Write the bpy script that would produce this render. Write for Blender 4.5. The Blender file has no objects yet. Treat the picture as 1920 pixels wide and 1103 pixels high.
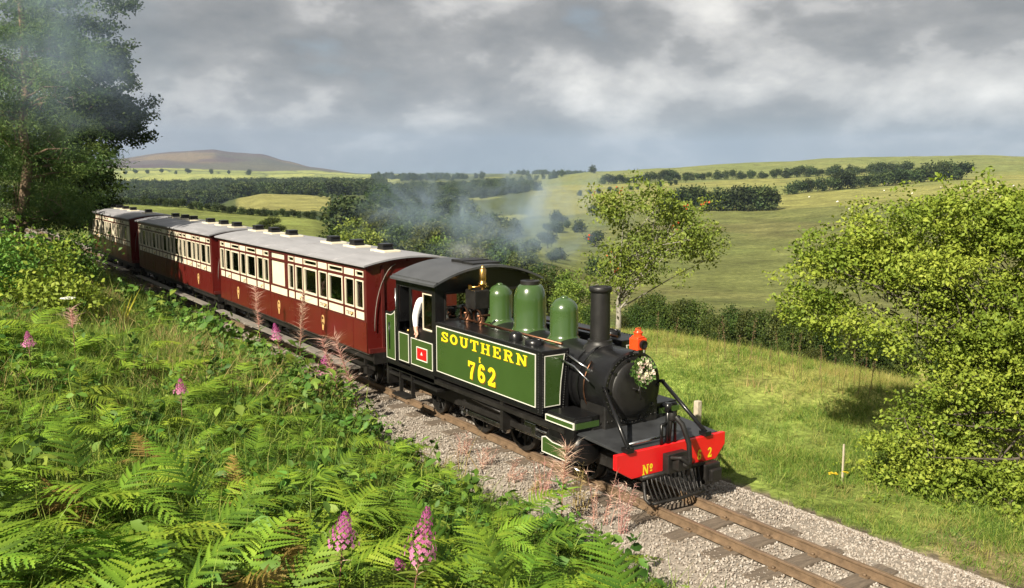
import bpy, bmesh, math, random
import numpy as np
from mathutils import Vector, Matrix

random.seed(7)
rng = np.random.default_rng(11)
SC = bpy.context.scene
COL = SC.collection
R = math.radians

# ------------------------------------------------------------------ camera
CAM = np.array([7.668, -7.48, 3.90])
YAW, PITCH, FPX = R(33.89), R(7.589), 1700.0
F_ = np.array([-math.cos(YAW), math.sin(YAW), 0.0])
R_ = np.array([math.sin(YAW), math.cos(YAW), 0.0])
U_ = np.array([0, 0, 1.0])
FWD = F_ * math.cos(PITCH) - U_ * math.sin(PITCH)
UPV = F_ * math.sin(PITCH) + U_ * math.cos(PITCH)
cd = bpy.data.cameras.new('camera')
cd.sensor_width = 36.0
cd.lens = FPX / 1920 * 36.0
cd.clip_start, cd.clip_end = 0.1, 40000
cam = bpy.data.objects.new('camera', cd)
COL.objects.link(cam)
cam.location = CAM
cam.rotation_euler = Vector(FWD).to_track_quat('-Z', 'Y').to_euler()
SC.camera = cam

# ------------------------------------------------------------------ light: broken cloud, sun low behind the viewer
SUN_EL = R(36)
SUN_DIR = np.array([-0.39, 0.92, 0.0]) / math.hypot(0.39, 0.92) * math.cos(SUN_EL) - U_ * math.sin(SUN_EL)
sl = bpy.data.lights.new('sun', 'SUN')
sl.energy, sl.angle, sl.color = 4.6, R(0.5), (1.0, 0.905, 0.745)
sun = bpy.data.objects.new('sun', sl)
COL.objects.link(sun)
sun.rotation_euler = Vector(SUN_DIR).to_track_quat('-Z', 'Y').to_euler()

W = bpy.data.worlds.new('World')
SC.world = W
W.use_nodes = True
nt = W.node_tree
nt.nodes.clear()
def N(t, **kw):
    n = nt.nodes.new(t)
    for k, v in kw.items(): setattr(n, k, v)
    return n
def Lk(a, b): nt.links.new(a, b)
def math_(op, a, b=None, clamp=False):
    n = N('ShaderNodeMath', operation=op, use_clamp=clamp)
    for i, x in enumerate((a, b)):
        if x is None: continue
        if isinstance(x, (int, float)): n.inputs[i].default_value = x
        else: Lk(x, n.inputs[i])
    return n.outputs[0]
def ramp_(fac, stops, interp='LINEAR'):
    n = N('ShaderNodeValToRGB')
    n.color_ramp.interpolation = interp
    el = n.color_ramp.elements
    while len(el) < len(stops): el.new(0.5)
    for e, (p, c) in zip(el, stops):
        e.position = p
        e.color = (*c, 1) if len(c) == 3 else c
    Lk(fac, n.inputs[0])
    return n.outputs[0]
def mixc_(f, a, b):
    n = N('ShaderNodeMix', data_type='RGBA')
    for s, x in ((n.inputs[0], f), (n.inputs[6], a), (n.inputs[7], b)):
        if isinstance(x, (int, float)): s.default_value = x
        elif isinstance(x, tuple): s.default_value = (*x, 1)
        else: Lk(x, s)
    return n.outputs[2]
sky = N('ShaderNodeTexSky', sky_type='NISHITA')
sky.sun_disc = False
sky.sun_elevation = SUN_EL
sky.sun_rotation = math.atan2(-SUN_DIR[0], -SUN_DIR[1])
sky.air_density, sky.dust_density = 1.0, 1.2
tc = N('ShaderNodeTexCoord')
sep = N('ShaderNodeSeparateXYZ')
Lk(tc.outputs['Generated'], sep.inputs[0])
zz = math_('MAXIMUM', sep.outputs[2], 0.0)
den = math_('ADD', zz, 0.34)
cx_ = math_('DIVIDE', sep.outputs[0], den)
cy_ = math_('DIVIDE', sep.outputs[1], den)
cmb = N('ShaderNodeCombineXYZ')
Lk(cx_, cmb.inputs[0]); Lk(cy_, cmb.inputs[1])
vv = N('ShaderNodeVectorMath', operation='MULTIPLY')
vv.inputs[1].default_value = (1, 1, 2.1)
Lk(tc.outputs['Generated'], vv.inputs[0])
def cloud_noise(scale, detail, rough, off, dist=0.0):
    mp = N('ShaderNodeMapping')
    mp.inputs['Location'].default_value = off
    Lk(vv.outputs[0], mp.inputs[0])
    n = N('ShaderNodeTexNoise')
    n.inputs['Scale'].default_value = scale
    n.inputs['Detail'].default_value = detail
    n.inputs['Roughness'].default_value = rough
    n.inputs['Distortion'].default_value = dist
    Lk(mp.outputs[0], n.inputs['Vector'])
    return n.outputs[0]
n_big = cloud_noise(2.3, 2, 0.5, (9.2, 3.7, 6))
n_mid = cloud_noise(5.2, 9, 0.54, (1.4, 9.2, 3), 0.12)
n_fine = cloud_noise(15.0, 6, 0.55, (7.4, 2.2, 4), 0.1)
shade = math_('ADD', math_('MULTIPLY', n_big, 0.75), math_('ADD', math_('ADD', math_('MULTIPLY', n_mid, 1.35), -0.20), math_('MULTIPLY', n_fine, 0.34)))
cloud = ramp_(math_('MULTIPLY', shade, 0.5), [(0.40, (0.85, 0.87, 0.90)), (0.47, (1.20, 1.19, 1.19)), (0.525, (1.62, 1.58, 1.55)), (0.55, (2.15, 2.09, 2.03)), (0.60, (2.9, 2.8, 2.68)), (0.67, (4.2, 4.05, 3.8))])
low = ramp_(zz, [(0.0, (1, 1, 1)), (0.02, (0.75, 0.75, 0.75)), (0.060, (0.0, 0.0, 0.0))])
cover = ramp_(n_mid, [(0.28, (0.85, 0.85, 0.85)), (0.38, (1, 1, 1))])
withsky = mixc_(cover, sky.outputs[0], cloud)
final = mixc_(math_('MULTIPLY', low, 0.58), withsky, (0.95, 1.15, 1.38))
bg = N('ShaderNodeBackground')
bg.inputs[1].default_value = 0.10
Lk(final, bg.inputs[0])
wo = N('ShaderNodeOutputWorld')
Lk(bg.outputs[0], wo.inputs[0])

SC.view_settings.view_transform = 'Standard'
SC.view_settings.look = 'None'
SC.view_settings.gamma = 1.0
SC.view_settings.use_curve_mapping = False
SC.view_settings.exposure = 1.25
SC.cycles.max_bounces = 6
SC.cycles.diffuse_bounces = 3
SC.cycles.glossy_bounces = 3
SC.cycles.transmission_bounces = 4
SC.cycles.transparent_max_bounces = 8
SC.cycles.volume_bounces = 1
SC.cycles.volume_step_rate = 3.0
SC.cycles.use_denoising = True

# ------------------------------------------------------------------ placing helpers
def ray(u, v):
    return FWD * FPX + R_ * (u - 960) - UPV * (v - 551.5)
def at(u, v, axis, val):
    d = ray(u, v)
    return CAM + d * ((val - CAM[axis]) / d[axis])
def at_r(u, v, r):
    d = ray(u, v)
    return CAM + d * (r / math.hypot(d[0], d[1]))

# ------------------------------------------------------------------ object helpers
def wloc(o):
    p = Vector((0, 0, 0))
    while o is not None:
        p += o.location
        o = o.parent
    return p
def tag(o, label=None, cat=None, group=None, kind=None):
    if label: o['label'] = label
    if cat: o['category'] = cat
    if group: o['group'] = group
    if kind: o['kind'] = kind
    return o
def empty(name, loc, label=None, cat=None, group=None):
    o = bpy.data.objects.new(name, None)
    COL.objects.link(o)
    o.location = loc
    o.empty_display_size = 0.2
    return tag(o, label, cat, group)
def link(name, me, parent=None, kind=None):
    o = bpy.data.objects.new(name, me)
    COL.objects.link(o)
    if parent is not None:
        o.location = -wloc(parent)
        o.parent = parent
    if kind: o['kind'] = kind
    return o
def npmesh(name, V, F, mats=(), tint=None, smooth=False, mi=None):
    V = np.asarray(V, np.float32); F = np.asarray(F, np.int32)
    me = bpy.data.meshes.new(name)
    me.vertices.add(len(V)); me.vertices.foreach_set('co', V.ravel())
    k = F.shape[1]
    me.loops.add(F.size); me.loops.foreach_set('vertex_index', F.ravel())
    me.polygons.add(len(F)); me.polygons.foreach_set('loop_start', np.arange(0, F.size, k, dtype=np.int32))
    if mi is not None: me.polygons.foreach_set('material_index', np.asarray(mi, np.int32))
    if smooth: me.polygons.foreach_set('use_smooth', np.ones(len(F), bool))
    me.update(calc_edges=True)
    if tint is not None:
        a = me.attributes.new('tint', 'FLOAT', 'FACE')
        a.data.foreach_set('value', np.asarray(tint, np.float32))
    for m in mats: me.materials.append(m)
    return me

class MB:
    """collects primitives, then links them as ONE mesh object"""
    def __init__(s): s.v = []; s.f = []; s.m = []; s.cur = 0; s.sm = []
    def add(s, vs, fs, smooth=False):
        b = len(s.v)
        s.v += [tuple(map(float, p)) for p in vs]
        s.f += [tuple(b + i for i in f) for f in fs]
        s.m += [s.cur] * len(fs); s.sm += [smooth] * len(fs)
        return s
    def box(s, x0, x1, y0, y1, z0, z1):
        x0, x1 = sorted((x0, x1)); y0, y1 = sorted((y0, y1)); z0, z1 = sorted((z0, z1))
        v = [(x, y, z) for z in (z0, z1) for y in (y0, y1) for x in (x0, x1)]
        return s.add(v, [(0, 2, 3, 1), (4, 5, 7, 6), (0, 1, 5, 4), (2, 6, 7, 3), (0, 4, 6, 2), (1, 3, 7, 5)])
    def tube(s, pts, r, n=8, cap=True, smooth=True):
        pts = [np.array(p, float) for p in pts]
        rs = r if isinstance(r, (list, tuple, np.ndarray)) else [r] * len(pts)
        V = []; ref = None
        for i, p in enumerate(pts):
            t = pts[min(i + 1, len(pts) - 1)] - pts[max(i - 1, 0)]
            t = t / (np.linalg.norm(t) + 1e-9)
            if ref is None:
                ref = np.array([0, 0, 1.0]) if abs(t[2]) < 0.9 else np.array([1.0, 0, 0])
            a = np.cross(t, ref); a /= np.linalg.norm(a) + 1e-9
            b = np.cross(a, t); ref = b
            for k in range(n):
                q = 2 * math.pi * k / n
                V.append(p + (a * math.cos(q) + b * math.sin(q)) * rs[i])
        F = []
        for i in range(len(pts) - 1):
            for k in range(n):
                k2 = (k + 1) % n
                F.append((i * n + k, i * n + k2, (i + 1) * n + k2, (i + 1) * n + k))
        s.add(V, F, smooth)
        if cap:
            b = len(s.v) - len(V)
            s.f += [tuple(b + k for k in reversed(range(n))), tuple(b + (len(pts) - 1) * n + k for k in range(n))]
            s.m += [s.cur] * 2; s.sm += [False] * 2
        return s
    def lathe(s, prof, c, axis='z', n=24, smooth=True):
        """prof: (radius, height) pairs; sharp corners by doubling the pair"""
        V = []
        for r, h in prof:
            for k in range(n):
                q = 2 * math.pi * k / n
                a, b = r * math.cos(q), r * math.sin(q)
                V.append({'z': (c[0] + a, c[1] + b, c[2] + h), 'x': (c[0] + h, c[1] + a, c[2] + b), 'y': (c[0] + b, c[1] + h, c[2] + a)}[axis])
        F = []
        for i in range(len(prof) - 1):
            if prof[i] == prof[i + 1]: continue
            for k in range(n):
                k2 = (k + 1) % n
                F.append((i * n + k, i * n + k2, (i + 1) * n + k2, (i + 1) * n + k))
        return s.add(V, F, smooth)
    def prism(s, poly, axis, a, b):
        """poly of 2-d points extruded along axis from a to b; axis y: (x,z), x: (y,z), z: (x,y)"""
        n = len(poly)
        mk = {'y': lambda p, h: (p[0], h, p[1]), 'x': lambda p, h: (h, p[0], p[1]), 'z': lambda p, h: (p[0], p[1], h)}[axis]
        V = [mk(p, a) for p in poly] + [mk(p, b) for p in poly]
        F = [tuple(reversed(range(n))), tuple(range(n, 2 * n))] + [(i, (i + 1) % n, n + (i + 1) % n, n + i) for i in range(n)]
        return s.add(V, F)
    def ring(s, poly, t, axis, a, b):
        """closed outline strip of width t inside convex-ish poly"""
        P = np.array(poly, float); c = P.mean(0); n = len(P)
        Q = []
        for i in range(n):
            p0, p1, p2 = P[i - 1], P[i], P[(i + 1) % n]
            e1 = p1 - p0; e2 = p2 - p1
            n1 = np.array([-e1[1], e1[0]]) / (np.linalg.norm(e1) + 1e-9); n2 = np.array([-e2[1], e2[0]]) / (np.linalg.norm(e2) + 1e-9)
            if np.dot(n1, c - p1) < 0: n1 = -n1
            if np.dot(n2, c - p1) < 0: n2 = -n2
            bis = n1 + n2; bis /= max(np.dot(bis, bis) / 2, 0.3)
            Q.append(p1 + bis * t)
        for i in range(n):
            j = (i + 1) % n
            s.prism([P[i], P[j], Q[j], Q[i]], axis, a, b)
        return s
    def build(s, name, mats, parent=None, bevel=0, kind=None, label=None):
        me = bpy.data.meshes.new(name)
        me.from_pydata(s.v, [], s.f)
        mats = mats if isinstance(mats, (list, tuple)) else [mats]
        for m in mats: me.materials.append(m)
        me.polygons.foreach_set('material_index', s.m)
        me.polygons.foreach_set('use_smooth', s.sm)
        bm = bmesh.new(); bm.from_mesh(me)
        bmesh.ops.recalc_face_normals(bm, faces=bm.faces)
        bm.to_mesh(me); bm.free()
        me.update()
        o = link(name, me, parent, kind)
        if label: o['label'] = label
        if bevel:
            b = o.modifiers.new('bevel', 'BEVEL')
            b.width = bevel; b.segments = 2; b.limit_method = 'ANGLE'; b.angle_limit = R(40)
        return o
def box_obj(name, m, parent, *d, bevel=0, label=None):
    return MB().box(*d).build(name, m, parent, bevel, label=label)
def copy_tree(o, parent=None):
    c = o.copy(); COL.objects.link(c)
    if parent is not None: c.parent = parent
    for ch in list(o.children): copy_tree(ch, c)
    return c

# ------------------------------------------------------------------ materials
def newmat(name):
    m = bpy.data.materials.new(name); m.use_nodes = True
    t = m.node_tree; t.nodes.clear()
    out = t.nodes.new('ShaderNodeOutputMaterial')
    return m, t, out
def mat(name, col, rough=0.5, metal=0.0, var=0.15, vscale=6.0, bump=0.0, bscale=60.0, coat=0.0, col2=None, spec=0.5, stretch=None):
    m, t, out = newmat(name)
    p = t.nodes.new('ShaderNodeBsdfPrincipled')
    p.inputs['Roughness'].default_value = rough
    p.inputs['Metallic'].default_value = metal
    p.inputs['Coat Weight'].default_value = coat
    p.inputs['Coat Roughness'].default_value = 0.12
    p.inputs['Specular IOR Level'].default_value = spec
    t.links.new(p.outputs[0], out.inputs[0])
    g = t.nodes.new('ShaderNodeTexCoord')
    vec = g.outputs['Object']
    if stretch:
        mp = t.nodes.new('ShaderNodeMapping'); mp.inputs['Scale'].default_value = stretch
        t.links.new(vec, mp.inputs[0]); vec = mp.outputs[0]
    n = t.nodes.new('ShaderNodeTexNoise')
    n.inputs['Scale'].default_value = vscale; n.inputs['Detail'].default_value = 6; n.inputs['Roughness'].default_value = 0.65
    t.links.new(vec, n.inputs['Vector'])
    cr = t.nodes.new('ShaderNodeValToRGB')
    c2 = col2 or tuple(min(1, c * (1 + var)) for c in col)
    c1 = col if col2 else tuple(c * (1 - var) for c in col)
    cr.color_ramp.elements[0].position, cr.color_ramp.elements[1].position = 0.3, 0.7
    cr.color_ramp.elements[0].color, cr.color_ramp.elements[1].color = (*c1, 1), (*c2, 1)
    t.links.new(n.outputs[0], cr.inputs[0]); t.links.new(cr.outputs[0], p.inputs['Base Color'])
    rr = t.nodes.new('ShaderNodeMapRange')
    rr.inputs['To Min'].default_value = max(0.02, rough - 0.12); rr.inputs['To Max'].default_value = min(1, rough + 0.12)
    t.links.new(n.outputs[0], rr.inputs[0]); t.links.new(rr.outputs[0], p.inputs['Roughness'])
    if bump:
        n2 = t.nodes.new('ShaderNodeTexNoise')
        n2.inputs['Scale'].default_value = bscale; n2.inputs['Detail'].default_value = 5
        t.links.new(vec, n2.inputs['Vector'])
        b = t.nodes.new('ShaderNodeBump'); b.inputs['Strength'].default_value = bump; b.inputs['Distance'].default_value = 0.02
        t.links.new(n2.outputs[0], b.inputs['Height']); t.links.new(b.outputs[0], p.inputs['Normal'])
    return m
def leafmat(name, c1, c2, c3=None, transl=0.35, gloss=0.015, objvar=0.25, grough=0.6):
    """leaf colours vary per face (attribute tint) and per plant"""
    m, t, out = newmat(name)
    a = t.nodes.new('ShaderNodeAttribute'); a.attribute_name = 'tint'
    cr = t.nodes.new('ShaderNodeValToRGB')
    el = cr.color_ramp.elements
    el[0].color = (*c1, 1); el[1].color = (*c2, 1)
    if c3:
        e = el.new(0.5); e.color = (*c2, 1); el[2].color = (*c3, 1)
    t.links.new(a.outputs['Fac'], cr.inputs[0])
    oi = t.nodes.new('ShaderNodeObjectInfo')
    mr = t.nodes.new('ShaderNodeMapRange'); mr.inputs['To Min'].default_value = 1 - objvar; mr.inputs['To Max'].default_value = 1 + objvar
    t.links.new(oi.outputs['Random'], mr.inputs[0])
    hs = t.nodes.new('ShaderNodeHueSaturation')
    mh = t.nodes.new('ShaderNodeMapRange'); mh.inputs['To Min'].default_value = 0.485; mh.inputs['To Max'].default_value = 0.515
    mu = t.nodes.new('ShaderNodeMath'); mu.operation = 'FRACT'
    mm = t.nodes.new('ShaderNodeMath'); mm.operation = 'MULTIPLY'; mm.inputs[1].default_value = 7.31
    t.links.new(oi.outputs['Random'], mm.inputs[0]); t.links.new(mm.outputs[0], mu.inputs[0]); t.links.new(mu.outputs[0], mh.inputs[0])
    t.links.new(mh.outputs[0], hs.inputs['Hue']); t.links.new(mr.outputs[0], hs.inputs['Value']); t.links.new(cr.outputs[0], hs.inputs['Color'])
    d = t.nodes.new('ShaderNodeBsdfDiffuse'); tr = t.nodes.new('ShaderNodeBsdfTranslucent'); gl = t.nodes.new('ShaderNodeBsdfGlossy')
    gl.inputs['Roughness'].default_value = grough; gl.inputs['Color'].default_value = (0.9, 0.95, 0.9, 1)
    t.links.new(hs.outputs[0], d.inputs[0]); t.links.new(hs.outputs[0], tr.inputs[0])
    m1 = t.nodes.new('ShaderNodeMixShader'); m1.inputs[0].default_value = transl
    t.links.new(d.outputs[0], m1.inputs[1]); t.links.new(tr.outputs[0], m1.inputs[2])
    m2 = t.nodes.new('ShaderNodeMixShader'); m2.inputs[0].default_value = gloss
    t.links.new(m1.outputs[0], m2.inputs[1]); t.links.new(gl.outputs[0], m2.inputs[2])
    t.links.new(m2.outputs[0], out.inputs[0])
    return m

M = {}
M['black'] = mat('black_paint', (0.007, 0.007, 0.0075), 0.32, var=0.3, coat=0.12, spec=.35)
M['blackmat'] = mat('sooty_black', (0.009, 0.0085, 0.008), 0.5, var=0.4, bump=0.1, bscale=40)
M['iron'] = mat('dark_oily_iron', (0.013, 0.012, 0.011), 0.45, spec=.35, var=0.5, bump=0.15, bscale=30)
M['green'] = mat('malachite_green_paint', (0.034, 0.070, 0.015), 0.30, var=0.08, vscale=2.0, coat=0.5)
M['domegreen'] = mat('dome_green_paint', (0.038, 0.076, 0.020), 0.25, var=0.06, vscale=2.0, coat=0.6)
M['red'] = mat('vermilion_paint', (0.60, 0.008, 0.010), 0.35, var=0.08, vscale=3, coat=0.3)
M['lampred'] = mat('lamp_orange_red', (0.62, 0.055, 0.008), 0.35, var=0.1, coat=0.3)
M['yellow'] = mat('yellow_lettering', (0.72, 0.56, 0.015), 0.4, var=0.05)
M['white'] = mat('white_lining', (0.62, 0.62, 0.54), 0.5, var=0.05)
M['brass'] = mat('brass', (0.55, 0.33, 0.10), 0.28, metal=1.0, var=0.2)
M['steel'] = mat('bright_steel', (0.5, 0.5, 0.5), 0.25, metal=1.0, var=0.15)
M['copper'] = mat('copper_pipe', (0.20, 0.10, 0.06), 0.45, metal=1.0, var=0.3)
M['roofgrey'] = mat('cab_roof_grey', (0.055, 0.058, 0.062), 0.42, var=0.25, vscale=3, coat=0.1)
M['coachroof'] = mat('coach_roof_grey', (0.265, 0.265, 0.28), 0.55, var=0.14, vscale=2.2, bump=0.08, bscale=12, stretch=(0.6, 2.5, 1))
M['maroon'] = mat('maroon_coach_paint', (0.098, 0.010, 0.008), 0.30, var=0.14, vscale=3.0, coat=0.35, stretch=(3, 1, 0.5))
M['maroondark'] = mat('maroon_beading', (0.075, 0.012, 0.010), 0.4, var=0.2)
M['cream'] = mat('cream_paint', (0.66, 0.60, 0.45), 0.4, var=0.06, vscale=5)
M['deck'] = mat('front_deck_black', (0.030, 0.032, 0.035), 0.45, var=0.3, vscale=4)
M['plank'] = mat('weathered_footboard', (0.17, 0.155, 0.135), 0.8, var=0.3, vscale=8, stretch=(0.5, 6, 6), bump=0.3)
M['rust'] = mat('rusty_rail', (0.135, 0.090, 0.053), 0.65, var=0.35, vscale=9, bump=0.2, bscale=50)
M['railtop'] = mat('rail_head', (0.24, 0.165, 0.11), 0.42, metal=0.5, var=0.25, vscale=5)
M['sleeper'] = mat('old_sleeper', (0.115, 0.090, 0.066), 0.85, var=0.4, vscale=7, bump=0.4, bscale=30, stretch=(6, 0.8, 2))
M['bark'] = mat('tree_bark', (0.075, 0.062, 0.048), 0.9, var=0.5, vscale=8, bump=0.6, bscale=14)
M['palebark'] = mat('pale_bark', (0.24, 0.225, 0.19), 0.85, var=0.35, vscale=7, bump=0.4, bscale=14)
M['pinebark'] = mat('pine_bark', (0.15, 0.105, 0.065), 0.9, var=0.5, vscale=6, bump=0.7, bscale=9)
M['post'] = mat('weathered_post', (0.38, 0.33, 0.25), 0.85, var=0.25, vscale=12, bump=0.3)
M['skin'] = mat('skin', (0.52, 0.30, 0.22), 0.5, var=0.1)
M['shirt'] = mat('white_shirt', (0.72, 0.72, 0.74), 0.8, var=0.05, bump=0.4, bscale=18)
M['darkcloth'] = mat('dark_cloth', (0.03, 0.03, 0.04), 0.9, var=0.3)
M['redcloth'] = mat('red_cloth', (0.5, 0.03, 0.025), 0.9, var=0.1)
M['hair'] = mat('grey_hair', (0.35, 0.33, 0.31), 0.8, var=0.3)
M['darkhair'] = mat('dark_hair', (0.03, 0.022, 0.016), 0.7, var=0.3)
M['seat'] = mat('brown_seat', (0.11, 0.05, 0.025), 0.7, var=0.25)
M['wool'] = mat('sheep_wool', (0.72, 0.69, 0.60), 0.95, var=0.1)
def glassmat(name, tint, alpha):
    m, t, out = newmat(name)
    tr = t.nodes.new('ShaderNodeBsdfTransparent'); tr.inputs[0].default_value = (*tint, 1)
    gl = t.nodes.new('ShaderNodeBsdfGlossy'); gl.inputs['Roughness'].default_value = 0.03
    fr = t.nodes.new('ShaderNodeFresnel'); fr.inputs[0].default_value = 1.5
    ad = t.nodes.new('ShaderNodeMath'); ad.operation = 'ADD'; ad.inputs[1].default_value = alpha; ad.use_clamp = True
    t.links.new(fr.outputs[0], ad.inputs[0])
    mx = t.nodes.new('ShaderNodeMixShader')
    t.links.new(ad.outputs[0], mx.inputs[0]); t.links.new(tr.outputs[0], mx.inputs[1]); t.links.new(gl.outputs[0], mx.inputs[2])
    t.links.new(mx.outputs[0], out.inputs[0])
    return m
M['glass'] = glassmat('window_glass', (0.93, 0.96, 0.93), 0.03)
# ------------------------------------------------------------------ the land
def sstep(a, b, x):
    t = np.clip((x - a) / (b - a), 0, 1)
    return t * t * (3 - 2 * t)
def vnoise(x, y, s, seed=0):
    """cheap smooth value noise"""
    x = np.asarray(x, float) / s + seed * 17.3; y = np.asarray(y, float) / s - seed * 9.7
    xi, yi = np.floor(x).astype(int), np.floor(y).astype(int)
    fx, fy = x - xi, y - yi
    fx, fy = fx * fx * (3 - 2 * fx), fy * fy * (3 - 2 * fy)
    def h(i, j):
        n = (i * 374761393 + j * 668265263 + seed * 982451653) & 0x7fffffff
        n = ((n ^ (n >> 13)) * 1274126177) & 0x7fffffff
        return (n & 0xffff) / 65535.0
    return (h(xi, yi) * (1 - fx) + h(xi + 1, yi) * fx) * (1 - fy) + (h(xi, yi + 1) * (1 - fx) + h(xi + 1, yi + 1) * fx) * fy
# the valley surveyed along bearings from the bank (bearing given as photo column; distance m, line of sight as photo row)
SURVEY = {
    -1400: [(20, 420), (60, 330), (200, 320), (900, 318), (3000, 312), (9000, 325)],
    -300: [(20, 470), (60, 440), (120, 420), (300, 400), (700, 380), (1300, 350), (2400, 318), (3300, 318), (4600, 300), (9000, 330)],
    230: [(22, 560), (55, 480), (110, 428), (220, 385), (300, 392), (600, 400), (950, 380), (1500, 346), (1750, 340), (2600, 314), (3200, 320), (4600, 297), (5200, 312), (9000, 328)],
    330: [(22, 570), (60, 485), (110, 437), (225, 387), (300, 396), (600, 400), (950, 378), (1500, 345), (1750, 338), (2600, 315), (3200, 320), (4500, 283), (5200, 305), (9000, 328)],
    410: [(22, 580), (60, 500), (110, 444), (225, 391), (290, 400), (600, 394), (950, 374), (1500, 345), (1750, 338), (2600, 318), (3200, 321), (4500, 278), (5200, 304), (9000, 328)],
    455: [(22, 590), (60, 510), (110, 448), (222, 395), (280, 401), (500, 390), (600, 372), (1000, 370), (1500, 345), (1750, 338), (2600, 320), (3200, 322), (4500, 284), (5200, 306), (9000, 328)],
    500: [(22, 600), (60, 520), (110, 452), (220, 400), (260, 402), (420, 394), (600, 363), (700, 370), (1000, 366), (1600, 341), (2000, 336), (2600, 322), (3200, 322), (4500, 287), (5200, 308), (9000, 328)],
    548: [(23, 610), (60, 532), (110, 458), (205, 405), (250, 408), (410, 396), (600, 364), (700, 371), (1000, 364), (1600, 341), (2000, 335), (2650, 321), (3300, 321), (4500, 301), (5200, 314), (9000, 328)],
    590: [(24, 620), (60, 545), (110, 465), (190, 411), (240, 414), (400, 398), (600, 365), (700, 372), (1000, 362), (1600, 341), (2000, 333), (2700, 321), (3400, 319), (4500, 313), (5200, 318), (9000, 328)],
    680: [(24, 640), (60, 570), (120, 485), (170, 452), (240, 430), (400, 402), (700, 368), (1100, 358), (1700, 340), (2400, 330), (3600, 326), (9000, 326)],
    850: [(25, 660), (60, 620), (120, 540), (180, 500), (260, 462), (420, 415), (700, 378), (1200, 350), (1800, 336), (2600, 331), (3600, 326), (9000, 325.5)],
    1000: [(26, 640), (50, 650), (100, 565), (140, 505), (200, 480), (320, 436), (480, 396), (700, 364), (1100, 343), (1700, 333), (2400, 327), (3600, 326.5), (9000, 325.5)],
    1120: [(27, 625), (45, 650), (90, 590), (130, 560), (220, 485), (330, 430), (450, 396), (640, 366), (900, 342), (1300, 325), (1600, 322), (2200, 330), (9000, 326)],
    1230: [(27, 632), (40, 690), (65, 665), (100, 590), (140, 550), (260, 455), (420, 399), (560, 375), (880, 335), (1200, 318), (1400, 316), (2200, 330), (9000, 326)],
    1400: [(25.5, 660), (38, 730), (62, 700), (95, 600), (135, 557), (270, 455), (430, 396), (560, 370), (860, 336), (1150, 307), (1300, 305), (2200, 325), (9000, 326)],
    1600: [(23, 700), (36, 760), (60, 720), (95, 610), (135, 560), (270, 450), (430, 385), (560, 356), (800, 334), (1100, 297), (1300, 296), (2200, 320), (9000, 326)],
    1800: [(21.5, 738), (34, 780), (60, 730), (95, 620), (140, 555), (270, 450), (430, 375), (560, 345), (760, 328), (1100, 292), (1300, 293), (2200, 320), (9000, 326)],
    2000: [(20.5, 770), (33, 790), (60, 740), (95, 620), (140, 555), (270, 445), (430, 372), (560, 340), (760, 325), (1100, 297), (1300, 298), (2200, 320), (9000, 326)],
    3600: [(20, 800), (60, 600), (140, 480), (400, 380), (900, 320), (1500, 305), (9000, 326)],
}
RS = np.exp(np.linspace(math.log(18), math.log(9000), 420))
_cols = sorted(SURVEY)
def _az(u):
    d = ray(u, 551.5); return math.atan2(d @ R_, d @ F_)
AZ = np.array([_az(u) for u in _cols])
ZT = []
for u in _cols:
    pr = np.array(SURVEY[u], float)
    rr = np.log(pr[:, 0])
    zz_ = []
    for r, v in pr:
        d = ray(u, v); zz_.append(CAM[2] + r * d[2] / math.hypot(d[0], d[1]))
    # interpolate the sight angle smoothly in log distance
    ang = np.array(zz_) - CAM[2]; ang = ang / pr[:, 0]
    L = np.log(RS); a = np.interp(L, rr, ang)
    k = np.array([1, 4, 6, 4, 1.0]); k /= k.sum()
    for _ in range(2):
        ap = np.pad(a, 2, mode='edge'); a = np.convolve(ap, k, 'valid')
    ZT.append(CAM[2] + a * RS)
ZT = np.array(ZT)
def h_near(x, y):
    ex = 0.6 * sstep(-3, -8, x) + 0.6 * sstep(-12, -24, x)
    s = np.clip(-y - 1.6 + ex * sstep(-1.2, -1.5, y), 0, None)
    z = np.interp(s, [0, .4, 1.5, 3, 4.5, 6, 9, 14, 40], [-.30, -.16, .30, .90, 1.28, 1.52, 1.85, 2.2, 3.2])
    far = np.clip(y - 1.6, 0, None)
    z = z - 0.042 * far * (s <= 0)
    z = z + 0.10 * (vnoise(x, y, 1.7, 1) - .5) * sstep(0.1, 1.2, s) + 0.05 * (vnoise(x, y, .8, 2) - .5) * sstep(0.2, 1.0, far)
    z = z + 0.22 * (vnoise(x, y, 5.0, 3) - .5) * sstep(0.5, 2.5, s)
    return z
def h_far(x, y):
    dx, dy = x - CAM[0], y - CAM[1]
    r = np.hypot(dx, dy)
    az = np.arctan2(dx * R_[0] + dy * R_[1], dx * F_[0] + dy * F_[1])
    ia = np.clip(np.searchsorted(AZ, az) - 1, 0, len(AZ) - 2)
    t = np.clip((az - AZ[ia]) / (AZ[ia + 1] - AZ[ia]), 0, 1); t = t * t * (3 - 2 * t) * .5 + t * .5
    li = np.clip((np.log(np.maximum(r, 18)) - math.log(18)) / (math.log(9000) - math.log(18)) * 419, 0, 418.999)
    i = li.astype(int); f = li - i
    z = (ZT[ia, i] * (1 - f) + ZT[ia, i + 1] * f) * (1 - t) + (ZT[ia + 1, i] * (1 - f) + ZT[ia + 1, i + 1] * f) * t
    z = z + (vnoise(x, y, 14, 5) - .5) * np.clip(r / 260, 0, 1) * 0.8 + (vnoise(x, y, 55, 6) - .5) * np.clip((r - 90) / 500, 0, 2.5)
    return z, r, az
def HT(x, y):
    x = np.asarray(x, float); y = np.asarray(y, float)
    zf, r, az = h_far(x, y)
    w = np.maximum(sstep(13, 22, r) * sstep(2.5, 9, y), sstep(60, 120, r))
    return h_near(x, y) * (1 - w) + zf * w
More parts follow.
